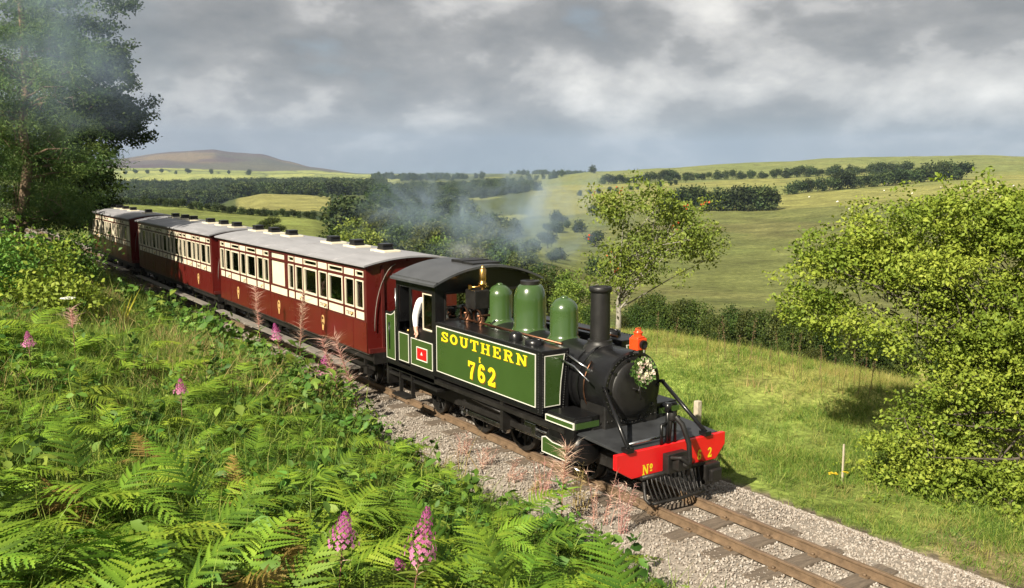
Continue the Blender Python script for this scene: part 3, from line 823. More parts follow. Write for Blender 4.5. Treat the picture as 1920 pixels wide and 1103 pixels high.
# side tanks
for s in (-1, 1):
    yo = s * .885
    t_ = lo('side_tank', MB().box(-4.24, -1.48, yo, s * .44, .82, 1.665), M['black'], bevel=.012)
    pan = MB().prism([(-4.185, .925), (-1.605, .915), (-1.605, 1.60), (-4.185, 1.61)], 'y', yo + s * .001, yo + s * .008)
    pn = lo('tank_panel', pan, M['green'], t_)
    li = MB().ring([(-4.19, .918), (-1.598, .908), (-1.598, 1.608), (-4.19, 1.618)], .012, 'y', yo + s * .002, yo + s * .0105); lo('lining', li, M['white'], t_)
    # front plate of the tank: curved inner edge
    fy = [(-.845, .93), (-.845, 1.60), (-.52, 1.60), (-.545, 1.45), (-.575, 1.25), (-.59, 1.05), (-.59, .93)]
    fy = [(y * -s, z) for y, z in fy]
    lo('tank_front_panel', MB().prism(fy, 'x', -1.479, -1.472), M['green'], t_)
    lo('lining', MB().ring(fy, .011, 'x', -1.478, -1.4695), M['white'], t_)
    rv = MB()
    for k in range(24):
        rv.lathe([(.010, 0), (.007, .009), (0, .010)], (-1.545, yo, .86 + k * .033), 'y', 5) if s > 0 else rv.lathe([(.010, 0), (.007, -.009), (0, -.010)], (-1.545, yo, .86 + k * .033), 'y', 5)
        rv.lathe([(.010, 0), (.007, .009), (0, .010)], (-1.48, s * .862, .86 + k * .033), 'x', 5)
        rv.lathe([(.010, 0), (.007, .009), (0, .010)], (-1.48, s * (.475 + .065 * (1 - k / 23.)), .86 + k * .033), 'x', 5)
    for k in range(50):
        rv.lathe([(.010, 0), (.007, .009), (0, .010)], (-4.18 + k * .053, s * .86, 1.665), 'z', 5)
    lo('rivets', rv, M['blackmat'], t_, kind='stuff')
    if s < 0:
        lettering('SOUTHERN', (-4.03, yo - .008, 1.405), .152, (1, 0, 0), (0, 0, 1), (0, -1, 0), M['yellow'], 'lettering', t_, width=2.25, t=.185, stretch=2.0, shade=MG)
        lettering('E', (-2.97, yo - .008, 1.265), .075, (1, 0, 0), (0, 0, 1), (0, -1, 0), M['yellow'], 'lettering', t_, t=.25)
        lettering('762', (-3.26, yo - .008, .985), .26, (1, 0, 0), (0, 0, 1), (0, -1, 0), M['yellow'], 'lettering', t_, width=.72, t=.2, stretch=1.25, shade=MG)
    b = MB().lathe([(.13, 0), (.13, .05), (.11, .06), (0, .065)], (-1.95, s * .66, 1.665), 'z', 16).tube([(-2.08, s * .66, 1.735), (-1.82, s * .66, 1.735)], .014, 6); lo('filler_lid', b, M['black'], t_)
    b = MB().tube([(-4.2, s * .47, 1.70), (-1.6, s * .47, 1.70)], .018, 6); lo('pipe', b, M['copper'], t_)
    b = MB().lathe([(.09, 0), (.09, .09), (.05, .12), (0, .12)], (-2.3, s * .72, 1.665), 'z', 12); lo('clack_box', b, M['black'], t_)
b = MB().tube([(-1.48, -.50, 1.60), (-1.30, -.43, 1.50), (-1.12, -.40, 1.44)], .016, 8).lathe([(.03, -.03), (.035, 0), (.03, .03)], (-1.12, -.42, 1.43), 'z', 10); lo('delivery_pipe', b, M['steel'])
for x in (-4.0, -3.62):
    b = MB().lathe([(.10, -.015), (.10, .015)], (x, -.52, 1.80), 'y', 16).tube([(x, -.52, 1.80), (x, -.30, 1.80)], .02, 6); b.lathe([(.055, 0), (.05, .12), (.03, .13)], (x, -.45, 1.66), 'z', 10); lo('hand_wheel', b, M['copper'])
# water box by the cab, safety valve with brass body
b = MB().box(-4.06, -3.78, -.46, -.20, 1.87, 2.16).tube([(-4.0, -.40, 1.6), (-4.0, -.40, 1.9)], .03, 6).tube([(-3.84, -.36, 1.6), (-3.84, -.36, 1.9)], .03, 6); lo('turret_box', b, M['iron'], bevel=.02)
b = MB().lathe([(.03, 0), (.03, .06), (.07, .07), (.07, .10), (.05, .11), (.055, .15), (.055, .30), (.04, .32), (.022, .34), (.022, .36), (0, .37)], (-3.86, -.27, 2.158), 'z', 16).tube([(-3.92, -.46, 2.20), (-3.84, -.18, 2.20)], .014, 6).lathe([(.03, -.03), (.03, .03)], (-3.92, -.46, 2.20), 'z', 8); lo('safety_valve', b, M['brass'])
# cab
def arc_roof(x0, x1, hw, ze, zc, th, n=16):
    b = MB()
    P = [(-hw + 2 * hw * k / n) for k in range(n + 1)]
    up = [(y, ze + (zc - ze) * (1 - (y / hw) ** 2)) for y in P]
    dn = [(y, z - th) for y, z in up]
    for i in range(n): b.prism([up[i], up[i + 1], dn[i + 1], dn[i]], 'x', x0, x1)
    b.sm = [True if False else x for x in b.sm]
    return b
def arc_sheet(x0, x1, hw, ze, zc, th, n=20):
    b = MB(); V = []
    for x in (x0, x1):
        for d in (0, th):
            for k in range(n + 1):
                y = -hw + 2 * hw * k / n; V.append((x, y, ze + (zc - ze) * (1 - (y / hw) ** 2) - d))
    m_ = n + 1
    for k in range(n):
        b_ = [(k, k + 1, 2 * m_ + k + 1, 2 * m_ + k), (m_ + k, 3 * m_ + k, 3 * m_ + k + 1, m_ + k + 1), (k, m_ + k, m_ + k + 1, k + 1), (2 * m_ + k, 2 * m_ + k + 1, 3 * m_ + k + 1, 3 * m_ + k)]
        if k == 0: fs = b_
        else: fs += b_
    fs += [(0, 2 * m_, 3 * m_, m_), (n, m_ + n, 3 * m_ + n, 2 * m_ + n)]
    b.add(V, fs)
    for i, f in enumerate(fs):
        b.sm[i] = True
    return b
cab = lo('cab', MB(), M['black']) if False else None
rf = lo('cab_roof', arc_sheet(-5.52, -4.06, 1.0, 2.25, 2.50, .035), M['roofgrey'])
md = rf.modifiers.new('e', 'EDGE_SPLIT'); md.split_angle = R(40)
lo('roof_hatch', MB().box(-4.95, -4.62, -.18, .32, 2.485, 2.53).box(-4.58, -4.25, -.2, .3, 2.485, 2.52), M['blackmat'], rf)
lo('roof_rib', MB().box(-5.52, -4.06, -.955, -.935, 2.262, 2.29), M['roofgrey'], rf)
for s in (-1, 1):
    yo = s * .875; yi = s * .845
    b = MB().box(-5.10, -4.25, yo, yi, .82, 1.46).box(-4.36, -4.25, yo, yi, 1.46, 2.26).box(-5.10, -4.36, yo, yi, 2.08, 2.26).box(-5.10, -5.04, yo, yi, 1.46, 2.08)
    b.box(-5.56, -5.10, yo, yi, 2.10, 2.26).box(-5.56, -5.50, yo, yi, .82, 2.10)
    b.box(-5.10, -4.28, yo, s * .76, 1.455, 1.48)
    cs = lo('cab_side', b, M['black'], bevel=.004)
    y2 = yo + s * .001; y3 = yo + s * .007
    lo('cab_panel', MB().box(-5.04, -4.345, y2, y3, .885, 1.305), M['green'], cs)
    lo('lining', MB().ring([(-5.045, .88), (-4.34, .88), (-4.34, 1.31), (-5.045, 1.31)], .011, 'y', y2, y3 + s * .002), M['white'], cs)
    lo('name_plate', MB().box(-4.82, -4.53, y3, y3 + s * .012, 1.01, 1.17), M['red'], cs, label='small red name plate')
    if s < 0:
        lo('lining', MB().ring([(-4.85, .985), (-4.50, .985), (-4.50, 1.195), (-4.85, 1.195)], .012, 'y', y3, y3 + s * .009), M['white'], cs)
        lo('plate_emblem', MB().prism([(-4.70, 1.08), (-4.64, 1.08), (-4.67, 1.13)], 'y', y3 + s * .0125, y3 + s * .016), M['white'], cs)
    # sliding window beside the opening
    lo('cab_window', MB().ring([(-4.72, 1.48), (-4.38, 1.48), (-4.38, 2.06), (-4.72, 2.06)], .022, 'y', s * .84, s * .825), M['cream'], cs)
    lo('pane', MB().box(-4.70, -4.40, s * .834, s * .830, 1.50, 2.04), M['glass'], cs)
    dr = lo('cab_door', MB().box(-5.50, -5.11, s * .868, s * .845, .84, 1.36), M['black'], bevel=.004)
    lo('door_panel', MB().box(-5.475, -5.145, s * .869, s * .876, .875, 1.335), M['green'], dr)
    lo('lining', MB().ring([(-5.48, .87), (-5.14, .87), (-5.14, 1.34), (-5.48, 1.34)], .011, 'y', s * .8695, s * .878), M['white'], dr)
    lo('door_knob', MB().lathe([(.02, 0), (.03, .03), (.02, .05), (0, .055)], (-5.17, s * .86, 1.37), 'z', 10), M['brass'], dr)
    # bunker side with its flared top
    bp = [(-5.96, .80), (-5.57, .80), (-5.57, 1.73), (-5.66, 1.66), (-5.76, 1.62), (-5.90, 1.62), (-5.96, 1.625)]
    bs = lo('bunker_side', MB().prism(bp, 'y', yo, yi), M['black'])
    gp = [(-5.925, .84), (-5.60, .84), (-5.60, 1.67), (-5.67, 1.615), (-5.76, 1.585), (-5.925, 1.585)]
    lo('bunker_panel', MB().prism(gp, 'y', y2, y3), M['green'], bs)
    lo('lining', MB().ring(gp, .011, 'y', y2, y3 + s * .002), M['white'], bs)
    lo('handrail', MB().tube([(-5.53, s * .89, 1.42), (-5.53, s * .90, 2.05)], .013, 6), M['steel'], cs)
    lo('handrail', MB().tube([(-5.80, s * .885, 1.0), (-5.80, s * .895, 1.45)], .012, 6), M['black'], bs)
b = MB()   # cab front wall round the two look-outs
wy = (.30, .70)
for s in (-1, 1):
    b.box(-4.28, -4.25, s * .845, s * wy[1], .82, 2.30).box(-4.28, -4.25, s * wy[0], 0, 1.0, 2.44).box(-4.28, -4.25, s * wy[1], s * wy[0], .82, 1.68).box(-4.28, -4.25, s * wy[1], s * wy[0], 2.08, 2.36)
b.prism([(-.845, 2.27), (.845, 2.27), (.6, 2.36), (.3, 2.43), (-.3, 2.43), (-.6, 2.36)], 'x', -4.275, -4.255)
fw = lo('cab_front', b, M['black'])
for s in (-1, 1):
    lo('spectacle_frame', MB().ring([(s * .28, 1.66), (s * .72, 1.66), (s * .72, 2.10), (s * .28, 2.10)], .03, 'x', -4.25, -4.235), M['iron'], fw)
    lo('pane', MB().box(-4.268, -4.262, s * .30, s * .70, 1.68, 2.08), M['glass'], fw)
b = MB().box(-5.58, -5.55, -.845, .845, .82, 1.50).box(-5.98, -5.95, -.86, .86, .72, 1.60).prism([(-.845, 2.26), (.845, 2.26), (.6, 2.35), (.3, 2.42), (-.3, 2.42), (-.6, 2.35)], 'x', -5.50, -5.48).box(-5.5, -5.48, -.845, -.62, 1.5, 2.26).box(-5.5, -5.48, .62, .845, 1.5, 2.26); lo('cab_back', b, M['black'])
lo('cab_floor', MB().box(-5.95, -4.28, -.84, .84, .56, .60), M['blackmat'])
lo('backhead', MB().lathe([(.5, 0), (.5, .35)], (-4.65, 0, 1.2), 'x', 24).box(-4.75, -4.6, -.2, .2, 1.0, 1.25), M['iron'])
coal = MB()
for k in range(60):
    x, y = random.uniform(-5.92, -5.6), random.uniform(-.78, .78); r_ = random.uniform(.05, .09)
    coal.lathe([(0, -r_ * .7), (r_, -.1 * r_), (r_ * .8, r_ * .5), (0, r_ * .8)], (x, y, 1.46 + random.uniform(0, .12)), 'z', 6, smooth=False)
lo('coal', coal, M['blackmat'], kind='stuff')
# steps and lined valences in front of the tank; cylinders, motion, wheels
for s in (-1, 1):
    yo = s * .88
    cyl = lo('cylinder', MB().lathe([(0, -.01), (.20, -.01), (.20, -.01), (.21, .02), (.21, .60), (.21, .60), (.18, .64), (.07, .66), (0, .66)], (-1.42, s * .66, .52), 'x', 24).box(-1.36, -.84, s * .46, s * .86, .60, .93), M['black'], bevel=.01)
    vl = MB().prism([(-1.40, .775), (-1.40, .87), (-1.05, .80), (-1.05, .80 - .095)], 'y', yo - s * .03, yo) if False else MB().box(-1.39, -.82, yo - s * .02, yo, .80, .872)
    v_ = lo('valve_chest', MB().box(-1.41, -.80, yo - s * .30, yo - s * .021, .755, .915), M['black'], bevel=.03)
    lo('green_strip', vl, M['green'], v_, bevel=.004)
    lo('lining', MB().ring([(-1.395, .795), (-.815, .795), (-.815, .877), (-1.395, .877)], .012, 'y', yo - s * .019, yo + s * .003), M['white'], v_)
    lo('green_strip', MB().box(-.800, -.79, s * .50, yo - s * .02, .80, .872), M['green'], v_)
    cp = [(-1.48, .36), (-1.48, .56), (-1.40, .585), (-1.25, .545), (-.95, .545), (-.95, .36)]
    cl = lo('cylinder_cover', MB().prism(cp, 'y', s * .868, s * .875), M['green'], cyl)
    lo('lining', MB().ring(cp, .013, 'y', s * .869, s * .878), M['white'], cl)
    lo('drain_cock', MB().tube([(-1.3, s * .66, .32), (-1.3, s * .68, .24), (-.9, s * .70, .22)], .014, 6), M['steel'], cyl)
    b = MB().tube([(-1.45, s * .66, .52), (-2.2, s * .66, .52)], .022, 8); lo('piston_rod', b, M['steel'])
    b = MB().box(-2.35, -1.45, s * .62, s * .70, .60, .635).box(-2.35, -1.45, s * .62, s * .70, .41, .445).box(-2.10, -1.85, s * .61, s * .72, .44, .60); lo('crosshead', b, M['steel'], bevel=.006)
    b = MB().box(-3.85, -1.95, s * .70, s * .735, .45, .53); b.lathe([(.085, -.02), (.085, .03)], (-3.72, s * .715, .46), 'y', 14); lo('connecting_rod', b, M['iron'], bevel=.006)
    b = MB().box(-3.80, -2.55, s * .655, s * .69, .33, .40)
    for x in (-2.62, -3.72): b.lathe([(.075, -.03), (.075, .03)], (x, s * .672, .365), 'y', 14)
    lo('coupling_rod', b, M['steel'], bevel=.006)
    b = MB().box(-2.5, -2.42, s * .55, s * .85, .40, .85).tube([(-2.45, s * .80, .62), (-3.3, s * .80, .66)], .02, 6); lo('motion_bracket', b, M['iron'])
    b = MB().box(-5.55, -5.05, s * .80, s * .98, .30, .33).box(-5.52, -5.49, s * .80, s * .86, .30, .82).box(-5.11, -5.08, s * .80, s * .86, .30, .82); lo('cab_step', b, M['iron'])
    b = MB().box(-5.9, -4.3, s * .86, s * .88, .68, .82); lo('valance', b, M['black'])
def wheel(x, s, r, par=loco, name='driving_wheel', spokes=10, w=.10):
    y = s * .305
    b = MB()
    b.lathe([(r * .84, -.5 * w), (r, -.5 * w), (r, -.5 * w), (r, .5 * w), (r, .5 * w), (r * .84, .5 * w), (r * .84, .5 * w), (r * .84, -.5 * w)], (x, y + s * .03, r), 'y', 28)
    b.lathe([(r + .022, -.015), (r + .022, .015), (r * .9, .02), (r * .9, -.02), (r + .022, -.015)], (x, y - s * .035, r), 'y', 28)
    b.lathe([(0, -.6 * w), (r * .22, -.6 * w), (r * .22, .6 * w), (0, .6 * w)], (x, y + s * .03, r), 'y', 14)
    for k in range(spokes):
        a = 2 * math.pi * (k + .5) / spokes
        b.tube([(x + r * .2 * math.cos(a), y + s * .03, r + r * .2 * math.sin(a)), (x + r * .87 * math.cos(a), y + s * .03, r + r * .87 * math.sin(a))], r * .07, 6, cap=False)
    return b.build(name, M['iron'], par)
for s in (-1, 1):
    for x in (-2.62, -3.72): wheel(x, s, .37)
    wheel(-1.15, s, .24, name='leading_wheel', spokes=8); wheel(-5.05, s, .24, name='trailing_wheel', spokes=8)
b = MB()
for x, r_ in ((-2.62, .37), (-3.72, .37), (-1.15, .24), (-5.05, .24)): b.tube([(x, -.3, r_), (x, .3, r_)], .05, 8)
lo('axle', b, M['iron'])
lo('ashpan', MB().prism([(-4.6, .25), (-3.0, .25), (-2.9, .68), (-4.7, .68)], 'y', -.38, .38), M['iron'])
lo('rear_coupler', MB().box(-6.16, -5.98, -.12, .12, .40, .56), M['iron'])
b = MB().tube([(-1.62, -.60, 1.56), (-1.15, -.62, 1.50), (-.85, -.62, 1.36)], .012, 6); lo('handrail', b, M['steel'])

# lamp on the smokebox and the flower wreath hung under it
lamp = empty('head_lamp', (-.68, 0, 1.70), 'orange red oil head lamp standing on top of the smokebox front', 'lamp')
lm = lambda n, b, m, **k: b.build(n, m, lamp, **k)
lm('lamp_body', MB().box(-.79, -.63, -.035, .125, 1.715, 1.865).prism([(-.03, 1.865), (.12, 1.865), (.085, 1.89), (.005, 1.89)], 'x', -.78, -.64), M['lampred'], bevel=.012)
lm('lamp_chimney', MB().lathe([(.052, 0), (.052, .035), (.052, .035), (.060, .04), (.060, .054), (.044, .06), (.044, .06), (.036, .08), (0, .084)], (-.71, .045, 1.885), 'z', 18), M['lampred'])
lens = lm('lamp_lens', MB().lathe([(.055, 0), (.055, .035), (.055, .035), (.045, .04), (.045, .04), (.036, .032), (0, .028)], (-.632, .05, 1.79), 'x', 20), M['black'])
lm('lamp_handle', MB().tube([(-.71, .0, 1.95), (-.71, .005, 1.985), (-.71, .085, 1.985), (-.71, .09, 1.95)], .006, 6), M['lampred'])
lm('lamp_bracket', MB().box(-.76, -.66, .015, .075, 1.66, 1.716), M['black'])

wreath = empty('flower_wreath', (-.60, 0, 1.47), 'round wreath of white and pink flowers hung on the smokebox door', 'wreath')
lmw = leafmat('wreath_leaf', (.04, .10, .02), (.16, .25, .06), transl=.2)
pet = leafmat('wreath_petal', (.70, .66, .42), (.74, .70, .56), (.70, .45, .42), transl=.2, objvar=0)
def wreath_part(name, n, size, m, out):
    V, F, T = [], [], []
    for k in range(n):
        a = random.uniform(0, 2 * math.pi); rr = random.gauss(.118 if name == 'leaf' else .100, .025)
        c = np.array([-.615 + out + random.uniform(-.02, .03), .04 + rr * math.cos(a) * 1.02, 1.47 + rr * math.sin(a) * 1.06])
        q = random.uniform(0, 6.28); sz = size * random.uniform(.7, 1.3)
        nrm = np.array([1, random.uniform(-.6, .6), random.uniform(-.6, .6)]); nrm /= np.linalg.norm(nrm)
        e1 = np.cross(nrm, [0, math.sin(q), math.cos(q)]); e1 /= np.linalg.norm(e1); e2 = np.cross(nrm, e1); t = random.random()
        for j in range(5 if name == 'flower' else 2):
            w = q + j * (1.257 if name == 'flower' else 2.2); d1 = e1 * math.cos(w) + e2 * math.sin(w); d2 = e2 * math.cos(w) - e1 * math.sin(w)
            b0 = len(V); V += [c, c + d1 * sz * .6 + d2 * sz * .35 + nrm * sz * .25, c + d1 * sz + nrm * sz * .3, c + d1 * sz * .6 - d2 * sz * .35 + nrm * sz * .25]
            F.append((b0, b0 + 1, b0 + 2, b0 + 3)); T.append(t)
    return link('wreath_' + name, npmesh(name, V, F, [m], T), wreath, kind='stuff')
wreath_part('leaf', 420, .045, lmw, .012); wreath_part('flower', 250, .022, pet, .03)
# ------------------------------------------------------------------ the coaches
GRP = 'maroon and cream carriages of the train'
def coach(xf, xr, panels, label, doorway=None, crests=(), third=(), vents=(), end_detail=True):
    root = empty('railway_carriage', ((xf + xr) / 2, 0, 0), label, 'carriage', GRP)
    P = lambda n, b, m, par=root, bevel=0, **k: b.build(n, m, par, bevel, **k)
    HW = .90
    def roofz(y, ze=2.33, zc=2.455, hw=.98): return ze + (zc - ze) * (1 - (y / hw) ** 2)
    r = P('roof', arc_sheet(xf + .09, xr - .09, .98, 2.33, 2.455, .03, 24), M['coachroof'])
    r.modifiers.new('e', 'EDGE_SPLIT').split_angle = R(40)
    L = xf - xr
    for k in range(1, 7):
        x = xf - L * k / 7.
        b = arc_sheet(x - .02, x + .02, .975, 2.336, 2.462, .02, 16); P('roof_seam', b, M['coachroof'], r)
    for x in vents:
        v = P('ventilator', MB().box(x - .30, x + .30, -.17, .17, 2.44, 2.485), M['cream'], r, bevel=.006)
        b = MB().prism([(x - .15, 2.485), (x + .15, 2.485), (x + .095, 2.555), (x + .125, 2.57), (x + .115, 2.60), (x - .115, 2.60), (x - .125, 2.57), (x - .095, 2.555)], 'y', -.11, .11)
        P('ventilator_hood', b, M['black'], r, bevel=.01)
    for sd in (-1, 1):
        yo = sd * HW
        b = MB().box(xf, xr, yo, yo - sd * .04, .78, 1.32)
        side = P('side', b, M['maroon'], bevel=.004)
        fb = MB()
        for z0, z1 in ((1.318, 1.345), (1.495, 1.53), (2.052, 2.10), (2.215, 2.335)): fb.box(xf, xr, yo + sd * .004, yo - sd * .035, z0, z1)
        edges = []
        for a, c, ty in panels: edges.append((a, c))
        xs = [xf] + [q for e in edges for q in e] + [xr]
        for i in range(0, len(xs), 2):
            fb.box(xs[i], xs[i + 1], yo + sd * .002, yo - sd * .033, 1.345, 1.495).box(xs[i], xs[i + 1], yo + sd * .002, yo - sd * .033, 1.53, 2.052).box(xs[i], xs[i + 1], yo + sd * .002, yo - sd * .033, 2.10, 2.215)
        P('beading', fb, M['maroondark'], side)
        for x, z in [(x, z) for x in np.arange(xf - .6, xr, -1.45) for z in (0,)]:
            P('panel_bead', MB().box(x - .012, x + .012, yo, yo + sd * .006, .80, 1.318), M['maroon'], side) if sd < 0 else None
        for a, c, ty in panels:
            if ty == 'x':   # doorway with the door slid back, cream leaf inside
                P('waist_panel', MB().box(a, c, yo - sd * .004, yo - sd * .03, 1.345, 1.495), M['cream'], side)
                dd = P('door', MB().box(a - .17, c + .03, yo - sd * .03, yo - sd * .06, 1.50, 2.215), M['cream'], side, label='closed cream door panel')
                P('door_sill', MB().box(a, c, yo - sd * .002, yo - sd * .032, 1.50, 1.535), M['maroon'], dd)
                P('door_post', MB().box(a - .02, a - .14, yo - sd * .004, yo - sd * .035, 1.53, 2.215), M['maroondark'], dd)
                continue
            wide = ty == 'w'
            P('waist_panel', MB().box(a - .012, c + .012, yo, yo - sd * .03, 1.352, 1.488), M['cream'], side)
            pr = sd * (.010 if ty != 'd' else .002)
            if ty == 'c':   # solid cream panel
                P('cream_panel', MB().box(a - .012, c + .012, yo, yo - sd * .03, 1.54, 2.045), M['cream'], side)
            else:
                def rr(x0, x1, z0, z1, rad=.03):
                    return [(x0, z0), (x1, z0), (x1, z1 - rad), (x1 + (-rad * .3 if x1 > x0 else rad * .3), z1 - rad * .3), (x1 + (-rad if x1 > x0 else rad), z1), (x0 + (rad if x1 > x0 else -rad), z1), (x0 + (rad * .3 if x1 > x0 else -rad * .3), z1 - rad * .3), (x0, z1 - rad)]
                w = P('window', MB().ring(rr(a - .006, c + .006, 1.535, 2.048), .034 if wide else .024, 'y', yo + pr, yo - sd * .028), M['cream'], side)
                P('pane', MB().box(a - .03, c + .03, yo - sd * .018, yo - sd * .022, 1.55, 2.03), M['glass'], w)
            if ty in 'dc':
                P('toplight_panel', MB().box(a + .01, c - .01, yo + sd * .006, yo - sd * .03, 2.085, 2.222), M['cream'], side, bevel=.02)
            else:
                tl = P('toplight', MB().ring([(a - .006, 2.104), (c + .006, 2.104), (c + .006, 2.212), (a - .006, 2.212)], .022, 'y', yo + sd * .002, yo - sd * .028), M['cream'], side)
                P('pane', MB().box(a - .02, c + .02, yo - sd * .018, yo - sd * .022, 2.11, 2.205), M['glass'], tl)
            if ty == 'd':
                P('door_handle', MB().tube([(a - .05, yo, 1.43), (a - .05, yo + sd * .04, 1.43), (a - .05, yo + sd * .04, 1.38)], .011, 6), M['brass'], side)
            if sd < 0 and any(abs(t - (a + c) / 2) < .25 for t in third):
                lettering('THIRD', (c + .07, yo - .0, 1.385), .06, (1, 0, 0), (0, 0, 1), (0, -1, 0), M['maroondark'], 'lettering', side, width=abs(a - c) - .14, t=.24, stretch=.95)
        for x in crests:
            if sd > 0: continue
            b = MB()
            b.ring([(x + .095 * math.cos(q) * .8, 1.09 + .115 * math.sin(q)) for q in np.linspace(0, 2 * math.pi, 17)[:-1]], .028, 'y', yo - .001, yo - .006)
            b.prism([(x - .04, .985), (x + .04, .985), (x + .02, .91), (x - .02, .91)], 'y', yo - .001, yo - .0065)
            b.box(x - .03, x + .03, yo - .001, yo - .004, 1.06, 1.12)
            P('crest', b, mat_crest, side)
    # ends
    for x, sg in ((xf, 1), (xr, -1)):
        poly = [(-HW, .78), (HW, .78), (HW, 2.33)] + [(y, roofz(y) - .032) for y in np.linspace(HW, -HW, 13)[0:]] + [(-HW, 2.33)]
        e = P('end_wall', MB().prism(poly, 'x', x - sg * .03, x + sg * .004), M['maroon'])
        lp = [(y, roofz(y) - .034) for y in np.linspace(.93, -.93, 17)]
        fr = MB()
        for i in range(16): fr.prism([lp[i], lp[i + 1], (lp[i + 1][0], lp[i + 1][1] - .05), (lp[i][0], lp[i][1] - .05)], 'x', x + sg * .004, x + sg * .05)
        P('roof_fascia', fr, M['maroon'], e)
        P('end_cable', MB().tube([(x + sg * .03, -.35 - .42 * math.sin(q * 1.57), 2.32 - 1.15 * q ** 1.6) for q in np.linspace(0, 1, 10)], .007, 5), M['plank'], e)
        b = MB().box(x + sg * .004, x + sg * .05, -HW + .02, HW - .02, .78, .86)
        for y in (-.6, .6): b.box(x + sg * .004, x + sg * .03, y - .025, y + .025, .86, 2.3)
        P('end_framing', b, M['maroondark'], e)
        b = MB().box(x, x + sg * .05, -.80, .80, .58, .78).box(x + sg * .05, x + sg * .30, -.09, .09, .52, .70); b.tube([(x + sg * .05, -.3, .66), (x + sg * .2, -.3, .62), (x + sg * .28, -.28, .42)], .03, 8)
        P('headstock', b, M['iron'])
    # floor, seats and underframe
    P('floor', MB().box(xf - .04, xr + .04, -.85, .85, .74, .80), M['plank'])
    n = int(L / 1.25)
    for k in range(n):
        x = xf - .75 - k * (L - 1.2) / (n - 1)
        P('seat', MB().box(x - .20, x + .20, -.80, .80, 1.10, 1.20).box(x - .03, x + .03, -.80, .80, 1.20, 1.62), M['seat'], bevel=.02)
    b = MB()
    for y in (-.72, .72): b.box(xf, xr, y - .04, y + .04, .60, .78)
    for k in range(7): b.box(xf - .5 - k * (L - 1) / 6 - .04, xf - .5 - k * (L - 1) / 6 + .04, -.72, .72, .62, .74)
    for y in (-.5, .5): b.tube([(xf - 2.1, y, .62), (xf - 3.2, y, .34), (xr + 3.2, y, .34), (xr + 2.1, y, .62)], .018, 6)
    b.box((xf + xr) / 2 - .9, (xf + xr) / 2 + .9, -.4, .4, .28, .60)
    P('underframe', b, M['iron'])
    for sd in (-1, 1):
        b = MB().box(xf - .25, xr + .25, sd * .93, sd * 1.12, .475, .51)
        fbd = P('footboard', b, M['plank'], bevel=.004)
        for k in range(8):
            x = xf - .5 - k * (L - 1) / 7
            P('bracket', MB().box(x - .02, x + .02, sd * .70, sd * 1.08, .44, .474).box(x - .02, x + .02, sd * .70, sd * .74, .47, .62), M['iron'], fbd)
    for bx in (xf - 1.45, xr + 1.45):
        g = MB()
        for y in (-.45, .45):
            g.prism([(bx - .85, .30), (bx + .85, .30), (bx + .85, .42), (bx + .3, .50), (bx - .3, .50), (bx - .85, .42)], 'y', y - .025, y + .025)
            for dx in (-.5, .5): g.box(bx + dx - .08, bx + dx + .08, y - .07, y + .07, .20, .36)
        g.box(bx - .12, bx + .12, -.45, .45, .38, .58)
        P('bogie', g, M['iron'])
        for dx in (-.5, .5):
            for s in (-1, 1): wheel(bx + dx, s, .26, par=root, name='wheel', spokes=8)
    return root
mat_crest = mat('gilt_crest', (.55, .36, .14), .45)
P1 = [(-6.75, -7.10, 'n'), (-7.16, -7.58, 'd'), (-7.65, -8.33, 'w'), (-8.39, -8.82, 'd'), (-8.89, -9.58, 'w'), (-9.64, -10.06, 'd'), (-10.12, -10.45, 'n'),
      (-10.55, -11.55, 'x'), (-11.65, -11.99, 'n'), (-12.04, -12.46, 'd'), (-12.53, -13.20, 'w'), (-13.26, -13.68, 'd'), (-13.74, -14.38, 'w'), (-14.43, -14.87, 'd'), (-14.93, -15.25, 'n')]
V1 = (-7.72, -9.0, -10.18, -12.62, -13.82, -15.0)
coach1 = coach(-6.64, -15.36, P1, 'maroon and cream railway carriage coupled directly behind the locomotive', crests=(-8.64, -11.08, -13.9), third=(-8.6, -7.37), vents=V1)
def panels_for(xf, xr, n, types, margin=.12, gap=.055):
    L = xf - xr - 2 * margin; w = L / n; out = []; x = xf - margin
    tw = [{'n': .86, 'd': 1.12, 'w': 1.3, 'c': 1.0}[types[k % len(types)]] for k in range(n)]
    f = L / sum(tw)
    for k in range(n):
        out.append((x - gap / 2, x - tw[k] * f + gap / 2, types[k % len(types)])); x -= tw[k] * f
    return out
coach2 = coach(-16.02, -24.74, panels_for(-16.02, -24.74, 18, 'ndn'), 'middle carriage of the train, its maroon and cream side half shaded', crests=(-17.4,), third=(-17.2,), vents=(-16.75, -17.95, -19.25, -21.1, -22.1, -23.3))
coach3 = coach(-26.0, -34.6, panels_for(-26.0, -34.6, 18, 'cdnndn'), 'last carriage of the train, nearest the tall trees', vents=(-27.2, -29.8, -31.2, -32.5, -33.6))

